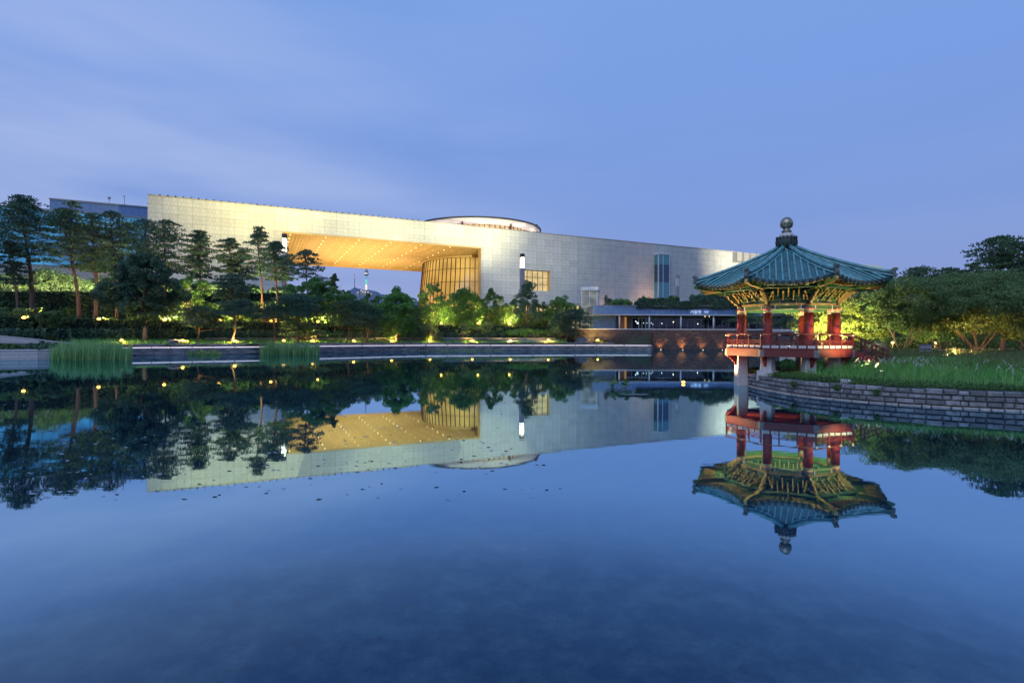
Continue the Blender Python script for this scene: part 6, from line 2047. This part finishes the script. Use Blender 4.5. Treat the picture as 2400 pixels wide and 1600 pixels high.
# roof surface
ZA, ZE = 8.22, 6.02
RE = 5.25
def zprof(u): return ZA - (ZA - ZE) * (1.33 * u - .33 * u * u) - .02
def surf(k, l, rho, lift=0.0):
    """point over side k: l across, rho outward along the side's centre line"""
    rm = RE * C8
    u = rho / rm
    s = 0 if rho < 1e-6 else l / (rho * T8)
    z = zprof(u) - .36 * u ** 2.2 * max(0.0, 1 - abs(s) ** 2.0)
    rr = rho * (1 + (-.035) * u * (1 - s * s))
    p = face_M(k) @ Vector((l, rr, z + lift))
    return p
rm = RE * C8
for k in range(8):
    mb = MB()
    nrw, nc = 24, 16
    vs_ = []
    for i in range(nrw + 1):
        rho = .42 + (rm - .42) * i / nrw
        for e_ in ((0, 1) if 0 < i < nrw else (0,)):
            for j_ in range(nc + 1):
                s = -1 + 2 * j_ / nc
                lift = .0 if (e_ == 1 or i == 0) else .028
                vs_.append(surf(k, s * rho * T8, rho, lift))
    rows_ = len(vs_) // (nc + 1)
    fs_ = [(a * (nc + 1) + j_, (a + 1) * (nc + 1) + j_, (a + 1) * (nc + 1) + j_ + 1, a * (nc + 1) + j_ + 1) for a in range(rows_ - 1) for j_ in range(nc)]
    mb.add(vs_, fs_)
    roof = mb.build("roof_side", M["tile"], pav)
    # tile rows
    nr_ = 13
    for i in range(nr_):
        l = (-1 + 2 * (i + .5) / nr_) * rm * T8
        r_lo = max(abs(l) / T8 + .16, .50)
        if rm - r_lo < .25: continue
        n2 = max(3, int((rm - r_lo) / .30))
        pts = [surf(k, l, r_lo + (rm + .03 - r_lo) * t_ / n2, .055) for t_ in range(n2 + 1)]
        # every tile a little thicker at its lower end
        pp = []; rd = []
        for a, b_ in zip(pts, pts[1:]):
            pp += [a, a + (b_ - a) * .96]; rd += [.042, .050]
        MB().tube(pp, rd, 7).build("tile_row", M["tile2"], roof)
        e_ = pts[-1]; d_ = (pts[-1] - pts[-2]).normalized()
        MB().tube([e_ - d_ * .02, e_ + d_ * .035], .066, 12).build("tile_end", M["tileend"], roof)
        if i < nr_ - 1:
            l2 = l + rm * T8 / nr_
            q = surf(k, l2, rm + .02, -.02)
            Mq = face_M(k)
            lo = Mq.inverted() @ q
            MB().prism([(-.085, .03), (.085, .03), (.06, -.05), (0, -.085), (-.06, -.05)], .02, Mq @ Matrix.Translation((lo.x, lo.y + .01, lo.z))).build("drip_tile", M["tileend"], roof)
    # eave board following the curve, and soffit
    mb = MB(); vs_ = []
    for j_ in range(nc + 1):
        s = -1 + 2 * j_ / nc
        for dr_, dz in ((.0, -.035), (0, -.12), (-.10, -.12), (-.10, -.035)):
            l = s * (rm + dr_) * T8
            q = surf(k, l, rm - .02 + dr_, dz); vs_.append(q)
    fs_ = [(j_ * 4 + a, j_ * 4 + (a + 1) % 4, (j_ + 1) * 4 + (a + 1) % 4, (j_ + 1) * 4 + a) for j_ in range(nc) for a in range(4)]
    mb.add(vs_, fs_)
    mb.build("eave_board", M["dgreen"], pav)
    mb = MB(); vs_ = []
    for i in range(7):
        t_ = i / 6
        for j_ in range(nc + 1):
            s = -1 + 2 * j_ / nc
            rho = 1.6 + (rm - .1 - 1.6) * t_
            top = surf(k, s * rho * T8, rho, 0)
            zin = 5.98 + (surf(k, s * (rm - .1) * T8, rm - .1, -.14).z - 5.98) * t_
            vs_.append((top.x, top.y, min(zin, top.z - .06)))
    fs_ = [(a * (nc + 1) + j_, a * (nc + 1) + j_ + 1, (a + 1) * (nc + 1) + j_ + 1, (a + 1) * (nc + 1) + j_) for a in range(6) for j_ in range(nc)]
    mb.add(vs_, fs_)
    mb.build("soffit", M["green"], pav)
    # rafters: round lower tier, square flying tier
    nrf = 13
    for i in range(nrf):
        s = -1 + 2 * (i + .5) / nrf
        def under(rho, drop):
            t_ = (rho - 1.6) / (rm - .1 - 1.6)
            ze = surf(k, s * (rm - .1) * T8, rm - .1, -.14).z
            top = surf(k, s * rho * T8, rho, 0)
            return Vector((top.x, top.y, min(5.98 + (ze - 5.98) * t_, top.z - .06) - drop))
        a_ = under(1.9, .07); m_ = under(3.0, .075); b_ = under(4.02, .085)
        rf = MB().tube([a_, m_, b_], .058, 8).build("rafter", M["green"], pav)
        d_ = (b_ - m_).normalized()
        MB().tube([b_ + d_ * .001, b_ + d_ * .012], .060, 10).build("rafter_end", M["orange"], rf)
        a_ = under(3.6, .03); b_ = under(rm - .14, .045)
        d_ = (b_ - a_)
        Mr = Matrix.Translation(a_) @ d_.to_track_quat('Y', 'Z').to_matrix().to_4x4()
        MB().box(-.045, 0, -.045, .045, d_.length, .035, 0, Mr).build("flying_rafter", M["ochre"], pav)
# hips
for k in range(8):
    def hip(r_, lift):
        u = r_ / RE
        return Vector((r_ * math.cos(A0 + k * PI / 4), r_ * math.sin(A0 + k * PI / 4), zprof(u) + lift))
    rs = [.45 + (RE + .02 - .45) * i / 12 for i in range(13)]
    Mh = Matrix.Rotation(A0 + k * PI / 4, 4, 'Z')
    def bar(w0, z_lo, z_hi, name, mt_, parent, upturn=0.0):
        mb = MB(); vs_ = []
        for i, r_ in enumerate(rs):
            t_ = max(0, (r_ - 4.6) / .7)
            zc = zprof(r_ / RE) + upturn * t_ * t_
            for y_, z_ in ((-w0, z_lo), (-w0, z_hi), (w0, z_hi), (w0, z_lo)):
                vs_.append(Mh @ Vector((r_, y_, zc + z_)))
        fs_ = [(i * 4 + a, i * 4 + (a + 1) % 4, (i + 1) * 4 + (a + 1) % 4, (i + 1) * 4 + a) for i in range(12) for a in range(4)] + [(0, 3, 2, 1), (48, 49, 50, 51)]
        mb.add(vs_, fs_)
        return mb.build(name, mt_, parent)
    rdg = bar(.095, -.03, .15, "hip_ridge", M["tiledark"], pav, .08)
    bar(.115, .151, .175, "ridge_course", M["tile2"], rdg, .08)
    pts = [Mh @ Vector((r_, 0, zprof(r_ / RE) + .205 + .08 * max(0, (r_ - 4.6) / .7) ** 2)) for r_ in rs]
    MB().tube(pts, .075, 8).build("ridge_cap", M["tile2"], rdg)
    for sy in (-1, 1):
        MB().tube([Mh @ Vector((r_, sy * .135, zprof(r_ / RE) + .03)) for r_ in rs[1:]], .05, 6).build("ridge_side_tile", M["tile2"], rdg)
    # hooked ornament at the hip end
    Mo = Matrix.Rotation(A0 + k * PI / 4, 4, 'Z')
    ze = zprof(1.0)
    MB().prism([(RE - .30, ze + .18), (RE - .12, ze + .33), (RE + .02, ze + .44), (RE + .14, ze + .45), (RE + .20, ze + .38), (RE + .17, ze + .31), (RE + .10, ze + .30), (RE + .10, ze + .20), (RE + .14, ze + .05), (RE + .10, ze - .06), (RE - .05, ze - .05), (RE - .25, ze - .02)], .17, Mo, 0, 0).build("hip_ornament", M["tileend"], pav)
    # corner rafter (hip rafter) below
    MB().prism([(2.2, 5.62), (RE - .35, ze - .22), (RE + .06, ze - .12), (RE + .12, ze - .28), (RE - .05, ze - .36), (RE - .5, ze - .44), (2.2, 5.35)], .16, Mo, 0, 1).build("hip_rafter", [M["green"], M["ochre"]], pav)
# crown of tiles, pedestal and ball
cr_ = MB()
cr_.lathe([(.40, 8.12), (.52, 8.16), (.52, 8.70), (.40, 8.73)], 16)
crown_t = cr_.build("crown_ring", M["tiledark"], pav)
for i in range(16):
    a = i * PI / 8
    MB().tube([(.53 * math.cos(a), .53 * math.sin(a), 8.17), (.56 * math.cos(a), .56 * math.sin(a), 8.44), (.54 * math.cos(a), .54 * math.sin(a), 8.73)], .045, 6).build("crown_tile", M["tiledark"], crown_t)
    for j_ in range(4):
        a2 = a + PI / 16
        MB().tube([(.52 * math.cos(a2 - .12), .52 * math.sin(a2 - .12), 8.24 + j_ * .13), (.545 * math.cos(a2), .545 * math.sin(a2), 8.20 + j_ * .13), (.52 * math.cos(a2 + .12), .52 * math.sin(a2 + .12), 8.24 + j_ * .13)], .022, 5).build("crown_tile", M["tileend"], crown_t)
fin = MB().lathe([(.40, 8.73), (.40, 8.82), (.37, 8.90), (.26, 8.95), (.21, 8.97)], 8, smooth=False).build("finial_base", M["granite"], pav)
MB().lathe([(.20, 8.97), (.25, 9.0), (.29, 9.05), (.25, 9.10), (.20, 9.13), (.19, 9.17), (.21, 9.20), (.17, 9.22)], 28).build("finial_neck", M["ball"], pav)
fb_ = MB().lathe([(.14, 9.21), (.26, 9.28), (.325, 9.40), (.345, 9.52), (.325, 9.66), (.26, 9.78), (.15, 9.86), (.05, 9.895), (0, 9.90)], 32).build("finial_ball", M["ball"], pav)
pt_ = MB()
for i in range(8):
    a = i * PI / 4
    pt_.add([(.345 * math.cos(a + o_) * f_, .345 * math.sin(a + o_) * f_, z_) for o_, f_, z_ in ((-.36, .93, 9.32), (-.3, 1.02, 9.44), (0, 1.06, 9.52), (.3, 1.02, 9.44), (.36, .93, 9.32), (0, .9, 9.29))], [(0, 1, 2, 3, 4, 5)])
pt_.build("petal", M["ball"], fb_)

# railing
hl = RP * math.sin(PI / 8) - .05; ap = RP * C8 - .08
ZR = 2.21
def fret_mesh(L_, z0, z1):
    """key pattern lattice"""
    mb_ = MB(); t_ = .024
    n_ = 2; w_ = L_ / n_
    h_ = z1 - z0
    for i in range(n_):
        x0 = -L_ / 2 + i * w_
        def hb(a, b_, z): mb_.box(x0 + a * w_, -.018, z0 + z * h_ - t_ / 2, x0 + b_ * w_, .018, z0 + z * h_ + t_ / 2)
        def vb(a, za, zb__): mb_.box(x0 + a * w_ - t_ / 2, -.0175, z0 + za * h_, x0 + a * w_ + t_ / 2, .0175, z0 + zb__ * h_)
        hb(0, .38, .72); hb(.62, 1, .30); hb(.18, .62, .42) ; hb(.38, .85, .72 if False else .62)
        vb(.18, 0, .42); vb(.38, .62, 1.0 if False else .72); vb(.62, .30, .42); vb(.85, .62, 1.0); vb(.5, .42, .62)
        hb(.0, .18, .25); hb(.85, 1, .80)
    return mb_.mesh("fretwork", M["redrail"])
bay_w = 2 * hl / 3
fm = fret_mesh(bay_w - .07, ZR + .245, ZR + .43)
post_m = MB().box(-.035, -.035, ZR - .0, .035, .035, ZR + .68).mesh("rail_post", M["redrail"])
cap_m = MB().lathe([(.022, ZR + .68), (.038, ZR + .70), (.075, ZR + .745), (.085, ZR + .765), (.05, ZR + .775)], 10).mesh("lotus_cap", M["cream"])
pan_m = MB().chbox(-(bay_w / 4 - .045), -.012, ZR + .035, bay_w / 4 - .045, .012, ZR + .175, .006).mesh("painted_panel", M["whitep"])
pan_m2 = MB().tube([(-.11, -.018, ZR + .10), (-.05, -.019, ZR + .135), (0, -.02, ZR + .12), (.05, -.019, ZR + .135), (.11, -.018, ZR + .10)], .009, 5).tube([(-.08, -.018, ZR + .07), (.08, -.018, ZR + .07)], .007, 5).mesh("panel_scroll", M["pink"])
for k in range(8):
    Mf = face_M(k)
    stair = (k == 3)
    n_ = A0 + (k + .5) * PI / 4
    rt_ = thing("rail_side", None, None) if False else None
    def pl_(x, y=0.0):
        q = Mf @ Vector((x, ap + y, 0)); return (q.x, q.y, 0)
    rr = (0, 0, n_ + PI / 2)
    for i in range(4 if k != 7 else 4):
        if i == 3 and True: 
            pass
        x = -hl + i * bay_w
        if i == 3: continue
        po = inst("rail_post", post_m, pav, pl_(x), rr)
        inst("lotus_cap", cap_m, po, (0, 0, 0))
    for i in range(3):
        if stair and i == 1: continue
        xm = -hl + (i + .5) * bay_w
        q = pl_(xm)
        inst("fretwork", fm, pav, q, rr)
        for s in (-1, 1):
            pp_ = inst("painted_panel", pan_m, pav, pl_(xm + s * bay_w / 4), rr)
            inst("panel_scroll", pan_m2, pp_, (0, 0, 0))
        rl = MB()
        for z_, h_ in ((ZR + .0, .03), (ZR + .185, .035), (ZR + .435, .035)):
            rl.box(xm - bay_w / 2, ap - .028, z_, xm + bay_w / 2, ap + .028, z_ + h_, 0, Mf)
        rl.box(xm - .02, ap - .024, ZR + .03, xm + .02, ap + .024, ZR + .185, 0, Mf)
        rl.build("rail", M["redrail"], pav)
    if not stair:
        MB().tube([(-hl - .08, ap, ZR + .80), (hl + .08, ap, ZR + .80)], .034, 10, M=Mf).build("handrail", M["redrail"], pav)
    else:
        for a_, b_ in ((-hl - .08, -hl + bay_w), (hl - bay_w, hl + .08)):
            MB().tube([(a_, ap, ZR + .80), (b_, ap, ZR + .80)], .034, 10, M=Mf).build("handrail", M["redrail"], pav)
# stairs on side 3
Mf = face_M(3)
Ls, sw_ = 1.55, .62
zg2 = 1.30
st = MB()
nst = 5
for i in range(nst):
    z_ = ZB1 - (i + 1) * (ZB1 - zg2) / (nst + .5)
    MB().box(-sw_ + .06, RP * C8 + .02 + i * Ls / nst, z_ - .05, sw_ - .06, RP * C8 + .06 + (i + 1) * Ls / nst, z_, 0, Mf).build("stair_tread", M["redbeam"], pav)
for s in (-1, 1):
    Ms = Mf @ Matrix.Translation((s * sw_, 0, 0)) @ Matrix.Rotation(PI / 2, 4, 'Z')
    y0 = RP * C8 + .01
    sg = MB().prism([(y0, ZB1), (y0 + Ls + .1, zg2 + .12), (y0 + Ls + .1, zg2 - .15), (y0, ZB0)], .09, Ms)
    so = sg.build("stair_string", M["red"], pav)
    for h_ in (.30, .50, .80):
        MB().tube([Mf @ Vector((s * sw_, y0, ZB1 + h_ + .02)), Mf @ Vector((s * sw_, y0 + Ls + .05, zg2 + .05 + h_))], .03 if h_ > .7 else .022, 8).build("stair_rail", M["redrail"], pav)
    for i in range(4):
        yy = y0 + .02 + i * (Ls + .02) / 3
        zb_ = ZB1 + (zg2 - ZB1) * (i / 3)
        mb_ = MB().box(s * sw_ - .045, yy - .045, zb_ - .05, s * sw_ + .045, yy + .045, zb_ + (.92 if i == 3 else .82), 0, Mf)
        if i == 3: mb_.box(s * sw_ - .03, yy - .03, zb_ + .92, s * sw_ + .03, yy + .03, zb_ + .98, 0, Mf)
        mb_.build("stair_post", M["redrail"], pav)

# floodlight on the water that lights the pavilion
X, Y, Z = at(1602, 898, 32.7)
pf = thing("pond_floodlight", "bright amber floodlight just above the water left of the pavilion", "floodlight", (X, Y, -.1))
MB().lathe([(.05, -.5), (.05, .08)], 8).build("post", M["dark_metal"], pf)
MB().lathe([(.10, .05), (.16, .08), (.16, .14)], 14).build("housing", M["dark_metal"], pf)
MB().lathe([(0, .13), (.09, .14), (.11, .19), (.07, .24), (0, .25)], 14).build("lens", M["lamp"], pf)
light('SPOT', "pavilion_beam", (X + .25, Y - .05, .38), 4300, (1.0, .66, .26), None, .05, (PC.x - 1.2, PC.y - .6, 4.9), 84, .6)
# floodlight added on the bank to brighten the eaves, no such lamp there
ef = thing("eave_fill_light", "low floodlight in the grass below the pavilion's front side", "floodlight", (18.2, 26.4, .95))
MB().lathe([(.04, -.2), (.04, .06)], 8).chbox(-.12, -.08, .06, .12, .08, .24, .015).build("housing", M["dark_metal"], ef)
MB().box(-.05, -.03, .2405, .05, .03, .25).build("lens", M["lampw"], ef)
light('SPOT', "eave_fill_beam", (18.2, 26.4, 1.25), 1900, (1.0, .78, .32), None, .08, (16.4, 30.2, 5.4), 80, .9)
il = thing("ceiling_floodlight", "small floodlight on the pavilion floor shining up at the painted ceiling", "floodlight", (PC.x + .3, PC.y + .2, 2.17))
MB().lathe([(.14, 0), (.12, .10), (.10, .12)], 12).build("housing", M["dark_metal"], il)
MB().lathe([(0, 0), (.095, 0), (.08, .015), (0, .02)], 12, (0, 0, .121)).build("lens", M["lampw"], il)
light('SPOT', "ceiling_beam", (PC.x + .3, PC.y + .2, 2.35), 1700, (1.0, .84, .44), None, .08, (PC.x, PC.y, 6), 160, .8)
MB().lathe([(0, 6.1), (2.4, 5.75)], 8, ph=A0, smooth=False).build("ceiling", M["green"], pav)

# stone pillar behind the pavilion
X, Y, Z = at(1846, 772, 44)
sp_ = thing("stone_pagoda", "weathered stone pagoda pillar with a flat cap seen through the pavilion", "stone pagoda", (X, 44, 0), .3)
zt_ = Z
MB().chbox(-.42, -.42, -.5, .42, .42, zt_ - 1.5, .04).build("base", M["granite"], sp_)
MB().chbox(-.55, -.55, zt_ - 1.5, .55, .55, zt_ - 1.3, .03).build("plinth", M["granite"], sp_)
MB().chbox(-.40, -.40, zt_ - 1.3, .40, .40, zt_ - .55, .03).build("shaft", M["rock"], sp_)
MB().lathe([(.3, zt_ - .55), (.58, zt_ - .30), (.62, zt_ - .20)], 8).build("cornice", M["granite"], sp_)
MB().chbox(-.85, -.85, zt_ - .2, .85, .85, zt_ - .1, .02).build("cap", M["granite"], sp_)

# ================================================================ FLOATING LEAVES AND LILY PADS
mb_n = 620
cl = []
for _ in range(95):
    px = rng.uniform(20, 1260); py = rng.uniform(860, 1190)
    if py > 1190 - (px - 20) * .02 + 0: continue
    Y_ = CAMZ * F / (py - hor(px)); cl.append(((px - 1200) / F * Y_, Y_))
fv = []; 
for x, y in cl:
    for _ in range(rng.integers(2, 7)):
        fv.append((x + rng.normal() * .4, y + rng.normal() * .22))
fv = np.array(fv); n = len(fv)
ang = rng.uniform(0, 2 * PI, n)
V = []; nv = 7
for i in range(n):
    r_ = rng.uniform(.012, .04); sq = rng.uniform(.5, 1)
    for k in range(nv):
        a = k * 2 * PI / nv
        V.append((fv[i, 0] + r_ * 1.4 * math.cos(a) * (1 + .2 * math.sin(3 * a + i)), fv[i, 1] + r_ * sq * math.sin(a), .006 + .008 * math.sin(a + i)))
F7 = np.arange(n * nv).reshape(-1, nv)
M["float"] = mat("floating_leaf", (.24, .28, .36), (.18, .22, .30), .25, 3.0)  # sky reflection is put into the leaves' pale blue-grey colour
o = inst("floating_leaves", npmesh("floating_leaves", np.array(V), F7, M["float"]))
tag(o, "dead leaves and small pads scattered over the pond surface", "leaves", None, "stuff")
M["pad"] = mat("lily_pad", (.05, .12, .07), (.04, .09, .07), .3, 3.0, spec=.8)
def lilies(name, label, px, py, wpx, hpx, n, upright=0, rr_=(.05, .12)):
    Y_ = CAMZ * F / (py - hor(px)); X = (px - 1200) / F * Y_
    t = thing(name, label, "water plant", (X, Y_, 0))
    w_ = wpx / F * Y_; d_ = hpx / F * Y_ * Y_ / CAMZ
    mb_ = MB()
    for i in range(n):
        x = rng.uniform(-w_ / 2, w_ / 2); y = rng.uniform(-d_ / 2, d_ / 2)
        r_ = rng.uniform(*rr_)
        mb_.add([(x + r_ * math.cos(a), y + r_ * math.sin(a), .012 + i * .0004) for a in [.25 + k * (2 * PI - .5) / 9 for k in range(10)]] + [(x, y, .012 + i * .0004)], [tuple(range(11))])
    o = mb_.build("floating_pads", M["pad"], t); o["kind"] = "stuff"
    if upright:
        mb_ = MB()
        for i in range(upright):
            x = rng.uniform(-w_ / 2, w_ / 2) * .8; y = rng.uniform(-d_ / 2, d_ / 2) * .5; h_ = rng.uniform(.12, .5); r_ = rng.uniform(.10, .2)
            mb_.tube([(x, y, -.1), (x + .03, y, h_)], .008, 4)
            tx, ty = rng.uniform(-.12, .12), rng.uniform(-.1, .1)
            mb_.add([(x + .03 + r_ * math.cos(a), y + r_ * .8 * math.sin(a), h_ + tx * math.cos(a) + ty * math.sin(a)) for a in [k * 2 * PI / 9 for k in range(9)]], [tuple(range(9))])
        mb_.build("raised_leaves", M["shrub"], t)["kind"] = "stuff"
    return t
lilies("water_lily", "green water plant with raised leaves left of the pond floodlight", 1447, 911, 56, 8, 46, 14)
lilies("water_lily", "flat pale patch of pads in front of the raised water plant", 1488, 926, 62, 4, 110, 0, (.06, .12))
lilies("water_lily", "thin streak of pads behind the raised water plant", 1492, 885, 50, 2, 50)
lilies("water_lily", "small streak of pads left of the pond floodlight", 1556, 886, 34, 2, 34)
lilies("water_lily", "tiny cluster of pads farthest left of the water plants", 1428, 885, 24, 1.2, 16)
lilies("water_lily", "short streak of pads just behind the flat patch", 1484, 893, 36, 1.5, 24)
lilies("water_lily", "few pads below the streak left of the pond floodlight", 1550, 892, 24, 1.2, 14)
